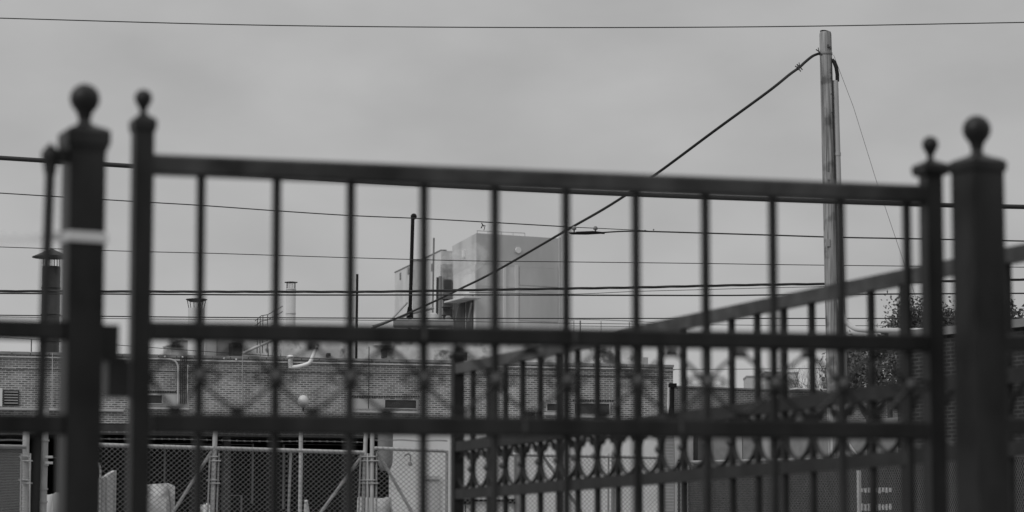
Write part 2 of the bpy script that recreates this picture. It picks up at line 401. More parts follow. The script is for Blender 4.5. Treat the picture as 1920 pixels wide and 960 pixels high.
# ------------------------------------------------------------------ oblique fence behind
OB = Frame(858, 15.8, 1700, 10.9, 700)
of = thing('iron_fence', OB.w(0, 0), 'black iron fence with oval scroll band, seen receding at an angle behind the gate', 'fence')
uO = lambda px: OB.uz(px, 700)[0]
uend = OB.uz(2250, 700)[0]
Hs = (EYE+1.109, EYE+.690, EYE+.436)
for z, nm in zip(Hs, ('top_rail', 'middle_rail', 'lower_rail')):
    MB().fbox(OB, .02, uend, z-.027, z+.027, -.025, .025).build(nm, 'ironpale' if nm == 'top_rail' else 'ironback', of)
MB().fbox(OB, .02, uend, .15, .2, -.025, .025).build('bottom_rail', 'ironback', of)
k = -7; ob = []
while True:
    x = (1120+17.24*k)/(1-.01809*k)
    if x > 2250 or k > 22: break
    ob.append(uO(x)); k += 1
for u in ob: MB().bar(OB.w(u, .2), OB.w(u, Hs[0]-.02), .026, side=Vector((OB.u.x, OB.u.y, 0))).build('bar', 'ironback', of)
for ul, ur in zip([0.0]+ob[:-1], ob):
    if ur-ul < .12: continue
    oval(OB, ul, ur, Hs[1]-.03, Hs[2]+.03).build('oval_scroll', 'ironback', of)
for u in ob[::1]: rosette(OB, u, (Hs[1]+Hs[2])/2, .018, .014, of, 'ironlight')
p0 = OB.w(0, 0); angO = math.atan2(OB.u.y, OB.u.x)
ep = MB().rlathe((p0.x, p0.y, 0), [(.029, 0), (.029, Hs[0]+.055)], angO).build('end_post', 'ironback', of)
MB().rlathe((p0.x, p0.y, Hs[0]+.055), [(.034, 0), (.036, .02), (.02, .035)], angO).build('cap', 'ironback', ep)
MB().ball((p0.x, p0.y, Hs[0]+.108), .019).build('finial', 'ironback', ep)

# ================================================================== UTILITY POLE
PY = 62.0
def PZ(py, Y=PY): return ZZ(py, Y)
pole = thing('utility_pole', (XX(1561, PY, 900), PY, 0), 'weathered wooden utility pole with conduit up its right side, rising right of centre', 'utility pole')
spx = PY/F
def polec(py): return 1547.5 + (py-60)*.0245
pts = [Vector((at(polec(y), y, PY).x, PY, PZ(y))) for y in (60, 64, 100, 250, 400, 600, 900, 1209)]
pts[-1].z = 0
rr = [.115, .128, .131, .136, .142, .150, .158, .165]
mbp = MB().tube(pts, rr, 20, caps=False)
top = pts[0]; mbp.add([top+Vector((math.cos(a*math.pi/10)*.115, math.sin(a*math.pi/10)*.115, .03*math.cos(a*math.pi/10+2.4))) for a in range(20)], [tuple(range(20))])
mbp.build('pole', 'wood', pole)
mc = MB()
cpx = lambda py: polec(py) + 16.5 + (py-150)*.006
mc.tube([at(cpx(y), y, PY-.02) for y in (151, 290, 450, 600, 900, 1200)], .062, 14).build('conduit', 'conduit', pole)
for y in (289, 430, 640): MB().tube([at(cpx(y), y-3, PY-.02), at(cpx(y), y+3, PY-.02)], .072, 14).build('conduit_coupling', 'conduit', pole)
MB().tube([at(1560, 112, PY-.05), at(1564, 116, PY-.06), at(1568, 127, PY-.06), at(1570, 140, PY-.04), at(1570, 153, PY-.02)], .042, 10).build('riser_cable', 'rubber', pole)
mh = MB()
for x, y in ((1557, 89), (1552, 86)): mh.tube([at(x, y-2, PY-.12), at(x+1, y+3, PY-.15)], .02, 6)
for x, y in ((1558, 136), (1558, 146), (1559, 176), (1560, 211)): mh.ball(at(x, y, PY-.135), .014, n=8, m=6)
mh.build('pole_bolt', 'dark', pole)
for y_, x_ in ((330, 1553), (455, 1552)):
    MB().bar(at(x_-3, y_, PY-.155), at(x_+4, y_, PY-.155), .02, .16, side=Vector((0, 1, 0))).build('pole_tag', 'midgrey', pole)
MB().tube([at(polec(y)+10.5, y, PY-.09) for y in (108, 200, 400, 700, 1200)], .010, 5).build('ground_wire', 'dark', pole)
ms_ = MB().lathe((pts[2].x, PY, PZ(101)), [(.134, -.03), (.142, -.025), (.142, .025), (.134, .03)], 20); ms_.build('cable_collar', 'grey', pole)
# service cable dropping to the left
dg = [(1537, 100, 62), (1524, 105, 61.8), (1510, 116, 61.6), (1498, 127, 61.4), (1480, 140, 61), (1440, 172, 60.5), (1340, 245, 61), (1228, 328, 63), (1145, 384, 66), (1060, 433, 70), (930, 508, 76), (860, 543, 80), (795, 574, 85), (720, 607, 91), (660, 632, 96)]
def smooth_path(p, n=6):
    P = [Vector(x) for x in p]; o = []
    for i in range(len(P)-1):
        a, b, c, d = P[max(i-1, 0)], P[i], P[i+1], P[min(i+2, len(P)-1)]
        for k in range(n):
            t = k/n; o.append(.5*((2*b)+(c-a)*t+(2*a-5*b+4*c-d)*t*t+(3*b-a-3*c+d)*t**3))
    o.append(P[-1]); return o
mbc = MB().tube(smooth_path([at(*q) for q in dg]), .030, 8)
sc = mbc.build('service_cable', 'rubber'); tag(sc, 'thick black service cable sloping down left from the pole top to the plant roof', 'cable')
mt = MB()
for x, y, Y in ((1500, 125, 61.4), (1497, 128, 61.3), (1536, 97, 61.9)):
    p = at(x, y, Y); mt.tube([p+Vector((-.07, 0, .05)), p, p+Vector((.05, 0, -.07))], .012, 6); mt.tube([p+Vector((-.02, 0, .09)), p+Vector((.0, 0, -.04))], .009, 6)
mt.build('cable_tie', 'dark', sc)
gw = [at(1563, 103, PY-.1), at(1600, 200, PY-.6), at(1645, 345, PY-1.6), at(1690, 478, PY-2.6), at(1762, 690, PY-4), at(1900, 1160, PY-6)]
tag(MB().tube(gw, .0045, 5).build('guy_wire', 'wire'), 'hair-thin guy wire running down right from the wooden pole top', 'wire')
# curved pipe low on the pole
gp = smooth_path([at(1574, 560, PY-.2), at(1578, 585, PY-.35), at(1588, 605, PY-.5), at(1604, 616, PY-.8), at(1625, 619, PY-1.2), at(1660, 619.5, PY-1.8), at(1730, 620, PY-3), at(1830, 620, PY-5)], 8)
tag(MB().tube(gp, .055, 14).build('curved_pipe', 'paleblock'), 'pale curved pipe sweeping from the wooden pole to the right under the tree crown', 'pipe')

# ================================================================== OVERHEAD WIRES
def wire(pts, r, label, D=62.0, D2=None, twist=0, name='overhead_wire', ext=True):
    D2 = D2 or D
    n = len(pts)
    P = [(pts[0][0]-500, pts[0][1]-(pts[1][1]-pts[0][1])/(pts[1][0]-pts[0][0])*500)] if ext and pts[0][0] <= 5 else []
    P += list(pts)
    if ext and pts[-1][0] >= 1900: P.append((pts[-1][0]+500, pts[-1][1]+(pts[-1][1]-pts[-2][1])/(pts[-1][0]-pts[-2][0])*500))
    x0, x1 = P[0][0], P[-1][0]
    W_ = smooth_path([at(x, y, D+(D2-D)*(x-x0)/(x1-x0)) for x, y in P], 10 if not twist else 110)
    mb = MB()
    if twist:
        acc = 0
        for s_ in range(3):
            acc = 0; q = []
            for i, p in enumerate(W_):
                if i: acc += (W_[i]-W_[i-1]).length
                a = acc/twist*2*math.pi + s_*2*math.pi/3
                q.append(p+Vector((0, math.cos(a), math.sin(a)))*r*.8)
            mb.tube(q, r, 5)
    else: mb.tube(W_, r, 6)
    o = mb.build(name, 'wire'); return tag(o, label, 'wire', 'overhead wires')
wire([(0, 34), (480, 47), (960, 51.5), (1440, 50), (1920, 42)], .0112, 'topmost thin wire crossing the whole sky above the pole top', 60)
wire([(0, 296), (240, 311), (700, 341), (1200, 365), (1765, 384.5), (1920, 388)], .048, 'thick black cable mostly hidden behind the top rail of the gate', 60)
wire([(0, 362), (240, 377), (375, 385), (515, 395), (655, 404), (795, 410), (930, 417.5), (1060, 425)], .0125, 'wire from the left edge to the black splice bar beside the tower', 66)
wire([(1130, 436), (1190, 433.5), (1320, 437), (1450, 441), (1575, 445), (1705, 447.5), (1920, 452)], .0165, 'wire from the black splice bar to the right edge, past the pole', 66)
wire([(1060, 425.5), (1120, 428), (1190, 431.5), (1215, 433)], .009, 'short thin jumper wire just above the black splice bar', 66, ext=False)
wire([(0, 463), (240, 471), (400, 475), (650, 483), (880, 489), (1060, 491), (1320, 494), (1450, 496), (1705, 499), (1920, 501)], .0088, 'single fine wire crossing the middle of the grey tower', 64)
wire([(0, 546), (400, 547), (540, 547), (700, 547), (900, 543.5), (1060, 541), (1190, 539), (1320, 536), (1450, 533.5), (1575, 532), (1705, 529), (1920, 524)], .017, 'thick twisted cable bundle of three strands crossing low on the tower', 64, twist=2.0)
wire([(0, 550), (515, 553), (900, 553), (1320, 554), (1450, 553), (1720, 551), (1920, 550)], .0165, 'black wire running just below the twisted bundle', 64.3)
wire([(880, 548), (1060, 551.5), (1190, 546.5), (1320, 543), (1450, 539.5), (1700, 534)], .0065, 'fine wire sagging just under the twisted bundle right of the tower', 63.6, ext=False)
wire([(0, 591), (400, 595), (700, 596.5), (1060, 597), (1310, 597), (1575, 597), (1720, 597), (1920, 597)], .0125, 'wire grazing above the middle rail of the gate, full width', 65)
wire([(0, 594), (280, 598), (700, 600.5), (1060, 606), (1450, 610), (1770, 611), (1920, 612)], .007, 'lowest fine wire just over the middle rail, full width', 67)
wire([(0, 632), (220, 647), (330, 655), (400, 660), (620, 674), (700, 678)], .0075, 'fine wire slanting down across the rooftop vents at left', 70)
wire([(1000, 693), (1240, 692.5), (1400, 692), (1600, 690), (1920, 686)], .0075, 'fine wire below the middle rail in front of the far trees', 70)
# splice bar + lugs
spz = thing('wire_splice', at(1100, 436, 65.9), 'black splice bar with two bell-shaped insulators hanging on the wire by the tower', 'insulator')
MB().tube([at(1066, 436.5, 65.9), at(1072, 437.5, 65.9), at(1100, 437.5, 65.9), at(1126, 436.5, 65.9), at(1134, 437.5, 65.9)], [.01, .028, .032, .026, .018], 8).build('splice_bar', 'black', spz)
MB().tube([at(1080, 435, 65.8), at(1112, 434.6, 65.8), at(1136, 436, 65.8)], [.01, .02, .008], 8).build('clamp_bar', 'black', spz)
for x in (1076.5, 1116.5):
    p = at(x, 427, 65.95)
    MB().lathe((p.x, p.y, p.z-.07), [(.018, -.03), (.02, .02), (.052, .03), (.05, .07), (.03, .10), (.0005, .11)], 12).build('insulator', 'grey', spz)
ml = MB().ball(at(1209.5, 433, 65.9), .024, n=10, m=8); tag(ml.build('wire_clamp', 'black'), 'round black clamp on the wire, left of the two right of the splice bar', 'clamp', 'wire clamps')
ml = MB().ball(at(1225.5, 430.5, 65.9), .018, n=10, m=8); ml.tube([at(1225.5, 431, 65.9), at(1225.5, 434, 65.9)], .008, 6); tag(ml.build('wire_clamp', 'grey'), 'smaller grey clamp on the wire, right of the round black one', 'clamp', 'wire clamps')
md = MB().tube([at(903, 418, 66), at(905, 422, 66), at(902, 428, 66)], .012, 6); md.tube([at(905, 421, 66), at(909, 427, 66), at(907, 432, 66)], .008, 6); md.tube([at(905, 422, 66), at(911, 424, 66)], .008, 6)
tag(md.build('wire_tail', 'black'), 'frayed black wire tail hanging above the top corner of the tower', 'wire')

# ================================================================== MAIN BRICK BUILDING
BB = Frame(0, 92, 1262, 98, 700)
M['brick'] = brick_mat('dull_brick', .09, .24, .38, BB)
uB = lambda px, py=700: BB.uz(px, py)[0]
zB = lambda py, px=600: BB.uz(px, py)[1]
ztop = BB.uz(600, 676)[1]; zled = BB.uz(100, 768)[1]
zlow = BB.uz(500, 798)[1]
plant = thing('brick_building', BB.w(BB.len/2, 0), 'long flat-roofed brick plant building with open dark loading bays and rooftop vents', 'building')
uL = uB(-700); uR = uB(1262)
zpar = BB.uz(600, 697.5)[1]
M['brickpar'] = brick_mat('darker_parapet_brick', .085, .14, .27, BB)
mb = MB(); mb.fbox(BB, uL, uR, zlow, zpar, -.4, 0); mb.build('brick_wall', 'brick', plant)
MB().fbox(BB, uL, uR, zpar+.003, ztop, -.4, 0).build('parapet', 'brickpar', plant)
# roof, side and back walls
MB().fbox(BB, uL, uR-.01, ztop-.55, ztop-.4, -24, -.4).build('roof', 'grey', plant)
mb = MB(); mb.fbox(BB, uR-.4, uR, 0, ztop, -24, -.405); mb.fbox(BB, uL, uL+.4, 0, ztop, -24, -.405); mb.build('side_wall', 'brick', plant)
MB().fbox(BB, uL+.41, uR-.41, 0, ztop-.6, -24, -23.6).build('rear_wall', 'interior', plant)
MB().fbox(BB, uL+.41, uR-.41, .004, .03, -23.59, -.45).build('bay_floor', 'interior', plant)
# coping with joints
mb = MB()
u = uL
while u < uR:
    e = min(u+.58, uR+.05); mb.fbox(BB, u, e-.03, ztop+.003, ztop+.09, -.45, .04); u = e
mb.build('coping', 'coping', plant)
MB().fbox(BB, uL, uR+.04, ztop-.10, ztop-.05, .003, .045).build('string_course', 'sill', plant)
# ledge under the brick, lintel beam
mb = MB(); mb.fbox(BB, uL, uB(232), zled-.03, zled+.045, .004, .10); mb.build('ledge', 'sill', plant)
MB().fbox(BB, uL, uB(735), zlow-.35, zlow-.002, -.38, -.02).build('lintel_beam', 'dark', plant)
# mortar-washed courses and a thin cable on the wall
for x0, x1, y, h in ((275, 332, 699.5, 2.0), (302, 352, 703.5, 1.6), (398, 500, 704.5, 1.6), (410, 520, 708.5, 1.4), (425, 480, 712.5, 1.2), (548, 622, 705.5, 1.3), (556, 618, 709.3, 1.6), (570, 612, 713.3, 1.2), (690, 768, 706, 1.3), (697, 762, 710, 1.6), (705, 755, 714, 1.3), (810, 852, 712, 1.4), (275, 330, 732, 2)):
    MB().fpx(BB, x0, y-h/2, x1, y+h/2, .003, .012).build('mortar_band', 'sill', plant)
MB().tube([BB.pt(x, 692+x*.012, .03) for x in (-20, 200, 400, 600, 800, 1000, 1255)], .012, 5).build('wall_cable', 'dark', plant)
# white painted lower wall right of the bays
zw = BB.uz(900, 806)[1]
MB().fbox(BB, uB(735), uR-.405, 0, zlow-.003, -.38, -.01).build('painted_wall', 'whitewall', plant)
MB().fbox(BB, uR-.402, uR+.01, 0, zlow-.003, -.38, .03).build('corner_pier', 'midgrey', plant)
mb = MB()
for i in range(28): mb.fpx(BB, 1238, 812+i*6, 1264, 813.2+i*6, .035, .045)
mb.build('pier_siding', 'paleblock', plant)
# dark bay dividers
for x in (110, 262, 420): MB().fpx(BB, x, 800, x+9, 1209, -.9, -.5).build('bay_column', 'dark', plant)
# inside the bays: thin pale frames and pipes
mb = MB()
for x0, y0, x1, y1 in ((305, 832, 474, 833.2), (308.5, 832, 310, 908), (473, 832, 475, 945), (413, 928, 455, 929.5), (452, 930, 454, 980), (530, 833, 680, 834.4), (531, 834, 533, 955), (92, 857, 118, 859)):
    mb.fpx(BB, x0, y0, x1, y1, -1.6, -1.5)
mb.build('bay_frame', 'grey', plant)
MB().fpx(BB, 186, 790, 236, 799, -.5, -.3).build('bay_shutter_box', 'grey', plant)
# windows in the brick band
def window(px0, py0, px1, py1, label=None, louvre=False, surround=None):
    f = MB(); t = 1.6
    for a in ((px0-t, py0-t, px1+t, py0), (px0-t, py1, px1+t, py1+t), (px0-t, py0, px0, py1), (px1, py0, px1+t, py1)): f.fpx(BB, *a, .004, .05)
    w = f.build('window', 'sill' if not louvre else 'dark', plant, label)
    MB().fpx(BB, px0, py0, px1, py1, .004, .012).build('pane', 'glass' if not louvre else 'black', w)
    if louvre:
        m_ = MB(); n = 5
        for i in range(n):
            y = py0+(py1-py0)*(i+.1)/n; m_.fpx(BB, px0, y, px1, y+(py1-py0)/n*.55, .014, .05)
        m_.build('louvre_blades', 'midgrey', w)
    return w
window(8, 733, 34, 759, 'dark louvred vent window', True)
MB().fpx(BB, -20, 727, 4, 762, .004, .05).build('wall_panel', 'whitewall', plant)
MB().fpx(BB, 240, 738, 355, 762, .003, .008).build('rendered_panel', 'sill', plant)
window(272, 741, 304, 756); 
MB().fpx(BB, 240, 762.5, 355, 768, .004, .11).build('sill', 'sill', plant)
MB().fpx(BB, 655, 747, 785, 768, .003, .008).build('rendered_panel', 'sill', plant)
window(722, 750, 781, 765.5)
MB().fpx(BB, 660, 769, 786, 775, .004, .11).build('sill', 'sill', plant)
window(1026, 757, 1046, 770); MB().fpx(BB, 1022, 772.5, 1050, 779, .004, .1).build('sill', 'sill', plant)
window(1078, 757, 1143, 776); MB().fpx(BB, 1074, 778.5, 1148, 784, .004, .1).build('sill', 'sill', plant)
for x0, x1, y in ((240, 330, 734.5), (655, 786, 743.5), (1074, 1148, 751)):
    m_ = MB(); x = x0
    while x < x1: m_.fpx(BB, x, y-1.6, x+3.2, y+1.6, .003, .02); x += 4.6
    m_.build('soldier_course', 'dark', plant)
# conduits on the wall
mb = MB(); mb.tube(smooth_path([BB.pt(x, y, .08) for x, y in ((262, 672.5), (300, 673), (320, 674), (329, 678), (333.5, 686), (334, 700), (333.5, 757))], 6), .03, 8)
mb.build('pale_conduit', 'sill', plant)
for i, x in enumerate((339, 342.5, 346, 349.5)):
    MB().tube([BB.pt(x, 668, .06), BB.pt(x-.5, 757, .06)], .016, 6).build('dark_conduit', 'dark', plant)
MB().tube(smooth_path([BB.pt(x, y, .1) for x, y in ((356, 688), (353.5, 687), (352, 690), (351.5, 755))], 5), .018, 6).build('pale_conduit', 'sill', plant)
MB().tube([BB.pt(98.5, 662, .05), BB.pt(97.5, 764, .05)], .014, 6).build('pale_conduit', 'sill', plant)
for x, y0 in ((455, 640), (488, 615)):
    MB().tube([BB.pt(x, y0, .12), BB.pt(x-.5, 762, .12)], .016, 6).build('pale_conduit', 'midgrey', plant)
MB().tube([BB.pt(692, 650, .1), BB.pt(691, 766, .1)], .016, 6).build('dark_conduit', 'dark', plant)
for x, y in ((309, 668.5), (342.5, 669.5), (420, 672), (443, 674)): MB().ball(BB.pt(x, y, .06), .032, n=10, m=8).build('coping_bolt', 'white', plant)
mb = MB(); mb.tube([BB.pt(1253.5, 718, .08), BB.pt(1252.5, 775, .08)], .03, 8); mb.build('pale_conduit', 'whitewall', plant)
dp = thing('downpipe', at(1262, 800, 97.6), 'fat black downpipe with hopper head at the right end of the brick building', 'downpipe')
MB().tube([at(1260.5, 722, 97.4), at(1260, 758, 97.4), at(1259, 772, 97.4), at(1259, 806, 97.4)], [.075, .075, .10, .10], 12).build('pipe', 'black', dp)
MB().fpx(Frame(1255, 97.3, 1275, 97.4), 1256.5, 718.5, 1269, 726, -.15, .05).build('hopper', 'black', dp)
# globe lamp
gl = thing('globe_lamp', BB.pt(568, 780, .5), 'round white globe lamp on a short bracket on the brick wall', 'lamp')
MB().ball(BB.pt(568.5, 752, .5), .178, .195).build('globe', 'globe', gl)
MB().tube([BB.pt(568.5, 764, .5), BB.pt(568.5, 769, .5), BB.pt(568.5, 769, .02)], .03, 8).build('bracket', 'dark', gl)

# ------------------------------------------------------------------ stained upper storey behind the parapet
UB = Frame(370, 108, 1205, 112, 650)
pent = thing('roof_storey', UB.w(UB.len/2, ztop-.3), 'pale stained rooftop storey set back behind the brick parapet', 'building')
zu0 = ztop-.38
zut = UB.uz(700, 624)[1]
MB().fbox(UB, UB.uz(530, 650)[0], UB.uz(1205, 650)[0], zu0, zut, -9, 0).build('wall', 'concrete', pent)
MB().fbox(UB, UB.uz(528, 650)[0], UB.uz(1207, 650)[0], zut+.003, zut+.14, -9.1, .12).build('roof_edge', 'midgrey', pent)
MB().fbox(UB, UB.uz(1207, 650)[0]+.01, UB.uz(1222, 650)[0], zu0, UB.uz(1210, 668)[1], -6, -.5).build('end_block', 'whitewall', pent)
for x0, y0, x1, y1 in ((718, 654, 726, 670), (864, 660, 876, 690), (614, 662, 620, 668)):
    MB().fpx(UB, x0, y0, x1, y1, .003, .35).build('vent_box', 'dark', pent)
mb = MB(); mb.fpx(UB, 702, 645, 736, 647.5, .02, .25); mb.build('pale_bracket', 'white', pent)
mb = MB(); mb.fpx(UB, 530, 678, 660, 700, .01, .9); mb.fpx(UB, 700, 683, 1200, 700, .01, .6); mb.build('low_kerb', 'grey', pent)
# railing on its roof
rl = thing('roof_railing', UB.w(UB.uz(1150, 600)[0], zut+.14), 'thin pipe railing along the rooftop edge right of the tower', 'railing')
mb = MB(); mb.tube(smooth_path([UB.pt(x, y, -.3) for x, y in ((1068, 600), (1090, 599), (1150, 600.5), (1200, 603), (1228, 605))], 4), .014, 6); mb.tube([UB.pt(1068, 611, -.3), UB.pt(1228, 613, -.3)], .012, 6); mb.build('handrail', 'grey', rl)
for x in (1076, 1088, 1127, 1180, 1227):
    u, z = UB.uz(x, 601+max(0, (x-1090))*.03, -.3); MB().tube([UB.w(u, zut+.1, -.3), UB.w(u, z, -.3)], .015 if x != 1088 else .03, 6).build('railing_post', 'grey', rl)
# rooftop blocks left
RB = Frame(300, 104, 560, 106, 650)
def rblock(x0, y0, x1, y1, o0, o1, m, label, cat='roof unit', extra=None):
    t = thing('rooftop_unit', RB.w((RB.uz(x0, y1)[0]+RB.uz(x1, y1)[0])/2, zu0, o0), label, cat, 'rooftop units')
    ua, zt = RB.uz(x0, y0, o1); ub, _ = RB.uz(x1, y0, o1)
    MB().fbox(RB, ua, ub, zu0, zt, o0, o1).build('housing', m, t)
    MB().fbox(RB, ua-.03, ub+.03, zt+.002, zt+.05, o0-.03, o1+.03).build('lid', 'midgrey' if m != 'paleblock' else 'paleblock', t)
    return t
rblock(321, 648, 344, 672, -1, 0, 'paleblock', 'small pale rooftop box, leftmost beside the capped round vent')
rblock(341, 639, 357, 672, -2.4, -1.2, 'paleblock', 'taller narrow pale rooftop box behind the smallest one')
rblock(385, 632, 408, 676, -1.5, 0, 'whitewall', 'light square rooftop housing right of the capped round vent')
rblock(409, 628, 450, 678, -1.2, .2, 'midgrey', 'grey rooftop air unit with mottled side, wider than its neighbours')
rblock(437, 642, 452, 664, .3, .8, 'dark', 'dark rooftop box with a pale lid in front of the wide grey unit')
rblock(456, 630, 505, 680, -1.4, 0, 'concrete', 'stained rooftop housing under the short stair rail')
tag(MB().tube([at(455, 663, 103), at(480, 651, 103), at(515, 636, 103)], .05, 8).build('roof_pipe', 'sill'), 'pale pipe slanting up right across the rooftop housings', 'pipe')
mb = MB()
for y in (0, 10): mb.tube([at(478, 602+y, 103), at(490, 592+y, 103), at(502, 590+y, 103), at(530, 574+y, 103)], .014, 6)
o = thing('stair_rail', at(495, 660, 103), 'dark handrail of a short rooftop stair left of the pale round vent', 'railing')
mb.build('handrail', 'dark', o)
for x, y in ((483, 598), (488, 593), (493, 592), (502, 590), (515, 583)): MB().tube([at(x, y, 103), at(x-1, 662, 103)], .016, 6).build('post', 'dark', o)
# white U pipe
mb = MB(); mb.tube([at(545, 690, 93.9), at(544.5, 674, 93.9)], .075, 12)
mb.tube(smooth_path([at(545, 672, 93.9), at(545, 684, 93.9), at(548, 688, 93.9), at(560, 687, 93.9), at(577, 682, 93.9), at(583, 676, 93.9), at(590, 660, 93.9), at(594.5, 648, 93.9)], 6), [.07]*9+[.06]*34, 12)
t = thing('vent_pipe', at(560, 690, 93.9), 'white U-shaped pipe poking over the parapet, black tip at its right end', 'pipe')
mb.build('pipe', 'white', t)
MB().lathe(at(544.5, 670, 93.9), [(.08, -.03), (.12, -.02), (.12, .03), (.06, .07), (.0005, .08)], 14).build('cap', 'white', t)
MB().ball(at(595, 648, 93.9), .05, n=10, m=8).build('tip', 'black', t)

# ------------------------------------------------------------------ chimneys and stacks
def chimney(px, Y, py_top, py_bot, wpx, cap, m, label, name='chimney', flare=False, collar=None):
    s = Y/F; b = at(px, py_bot, Y); r = wpx/2*s; zt = ZZ(py_top, Y); zb = ztop-.4
    t = thing(name, (b.x, b.y, zb), label, 'chimney', 'rooftop chimneys')
    MB().lathe((b.x, b.y, 0), [(r, zb), (r, zt), (r*.96, zt), (r*.9, zt-.02), (.001, zt-.02)], 24).build('flue', m, t)
    yb, ya, wc = cap; z0 = ZZ(yb, Y); z1 = ZZ(ya, Y); rc = wc/2*s
    if flare: MB().lathe((b.x, b.y, 0), [(.001, z0), (rc*.6, z0-.0), (rc, z1-.02), (rc, z1), (.001, z1+.03)], 24).build('rain_cap', 'dark', t)
    else: MB().lathe((b.x, b.y, 0), [(.001, z0+.02), (rc*.9, z0+.02), (rc, z0), (rc, z0+.02), (.001, z1)], 24).build('rain_cap', 'dark', t)
    ns = 6
    for k in range(ns):
        a = k*2*math.pi/ns+.35; c, d = math.cos(a), math.sin(a)
        r1 = rc*.9 if flare else min(r*.9, rc*.8)
        MB().tube([(b.x+c*r*.92, b.y+d*r*.92, zt-.02), (b.x+c*r1, b.y+d*r1, (z1 if flare else z0)-.005)], .014, 6).build('strut', 'dark', t)
    if collar:
        for yc in collar:
            z = ZZ(yc, Y); MB().lathe((b.x, b.y, z), [(r, -.03), (r*1.07, -.02), (r*1.07, .02), (r, .03)], 24).build('collar', m, t)
    return t
t = chimney(94, 95, 500, 660, 34, (483, 466, 74), 'dark', 'wide dark chimney with a conical rain cap, behind the spear-tipped picket', collar=(540, 590, 640))
p = at(110.5, 500, 94.9); MB().bar(Vector((p.x, p.y, ZZ(501, 94.9))), Vector((p.x-.01, p.y, ztop-.35)), .03).build('ladder_rail', 'paleblock', t)
chimney(367, 104, 578, 672, 31, (566, 561, 40), 'paleblock', 'pale round vent with a flared strutted cap, half hidden by a gate bar', flare=True)
t = chimney(544.5, 112, 541, 676, 18, (530, 527.5, 25), 'paleblock', 'slim pale round chimney with a small flat cap between two gate bars', collar=(543, 588))
def stack(px0, py0, px1, py1, Y, r, m, label, top=None, base=None, grp='thin exhaust stacks'):
    b = at(px1, py1, Y); a = at(px0, py0, Y)
    t = thing('exhaust_stack', (b.x, b.y, ztop-.4), label, 'stack', grp)
    d = (b-a); bot = a + d*((a.z-(ztop-.4))/(a.z-b.z))
    MB().tube([a, bot], r, 12).build('pipe', m, t)
    if base:
        q0, q1 = base; pa, pb = at(px1, q0, Y), at(px1, q1, Y); MB().tube([pa, at(px1, (q0+q1)/2, Y), pb], [r*1.05, r*1.7, r*1.9], 12).build('flared_base', m, t)
    if top: MB().ball(a+Vector((.04, 0, 0)), top, n=14, m=10).build('cowl', m, t)
    return t
stack(669.8, 514, 667.5, 700, 96.5, .043, 'black', 'plain thin black stack without a cap, left of the tower')
stack(774, 406, 768.5, 600, 120, .078, 'black', 'tall black stack with a rounded cowl in front of the tower wing', top=.13, base=(575, 596))
stack(813.5, 446, 811, 600, 140, .045, 'grey', 'thin grey stack against the sky above the tower wing')
stack(820.5, 520, 819, 612, 140, .06, 'dark', 'short dark stack, left of the pair beside the tower wing')
stack(825.5, 518, 825, 612, 141, .085, 'grey', 'short grey stack, right of the pair beside the tower wing')
tag(MB().tube([at(53+6, 636, 100), at(58.5, 664, 100)], .02, 6).build('mast', 'dark'), 'thin short mast on the roof near the left edge', 'mast')

# ================================================================== TOWER
def foot(pts): return [at(x, 560, Y).xy.to_tuple() for x, Y in pts]
tw = thing('industrial_tower', (XX(950, 153), 153, 0), 'big windowless grey panelled tower block rising behind the plant', 'building')
A_, B_, C_ = Vector(foot([(893, 150)])[0]), Vector(foot([(1048, 152.4)])[0]), Vector(foot([(848, 156)])[0])
D_ = B_ + (C_-A_)
zT = ZZ(437, 150); zM = ZZ(495, 150)
MB().prism([A_, B_, D_, C_], zM+.002, zT).build('upper_wall', 'tower', tw)
MB().prism([A_, B_, D_, C_], 0, zM).build('lower_wall', 'towerlow', tw)
TF = Frame(893, 150, 1048, 152.4, 560); TS = Frame(848, 156, 893, 150, 560)
TF.a = A_; TF.b = B_; TF.u = (B_-A_).normalized(); TF.n = Vector((TF.u.y, -TF.u.x))
TS.a = C_; TS.b = A_; TS.u = (A_-C_).normalized(); TS.n = Vector((TS.u.y, -TS.u.x))
mb = MB(); mb.fpx(TF, 1047, 445, 1053, 640, -.4, .02); mb.build('corner_trim', 'towerpale', tw)
for x0, x1, y0, y1 in ((944, 949, 497, 640), (966, 972, 497, 640), (890, 893, 495, 620)):
    MB().fpx(TF, x0, y0, x1, y1, .003, .06).build('pilaster', 'towerpale', tw)
MB().fpx(TF, 974, 500, 1046, 538, .003, .03).build('wall_panel', 'tower', tw)
MB().fpx(TF, 974, 548, 1046, 604, .003, .03).build('wall_panel', 'tower', tw)
mb = MB(); mb.fpx(TF, 893, 495, 1046, 496.2, .003, .012); mb.build('panel_joint', 'tower', tw); MB().fpx(TF, 893, 541, 1046, 542.6, .003, .012).build('panel_joint', 'tower', tw)
c = TF.pt(971, 469, .02); n = 24
mb = MB(); ring = [c + (Vector((TF.u.x, TF.u.y, 0))*math.cos(2*math.pi*k/n)+up*math.sin(2*math.pi*k/n))*.165 for k in range(n)]; nn = Vector((TF.n.x, TF.n.y, 0))*.08
mb.add(ring+[r_+nn for r_ in ring], [tuple(range(n, 2*n))] + [(k, (k+1) % n, n+(k+1) % n, n+k) for k in range(n)]); mb.build('round_vent', 'white', tw)
MB().fpx(TS, 866, 470, 869, 482, .004, .1).build('wall_lamp', 'white', tw)
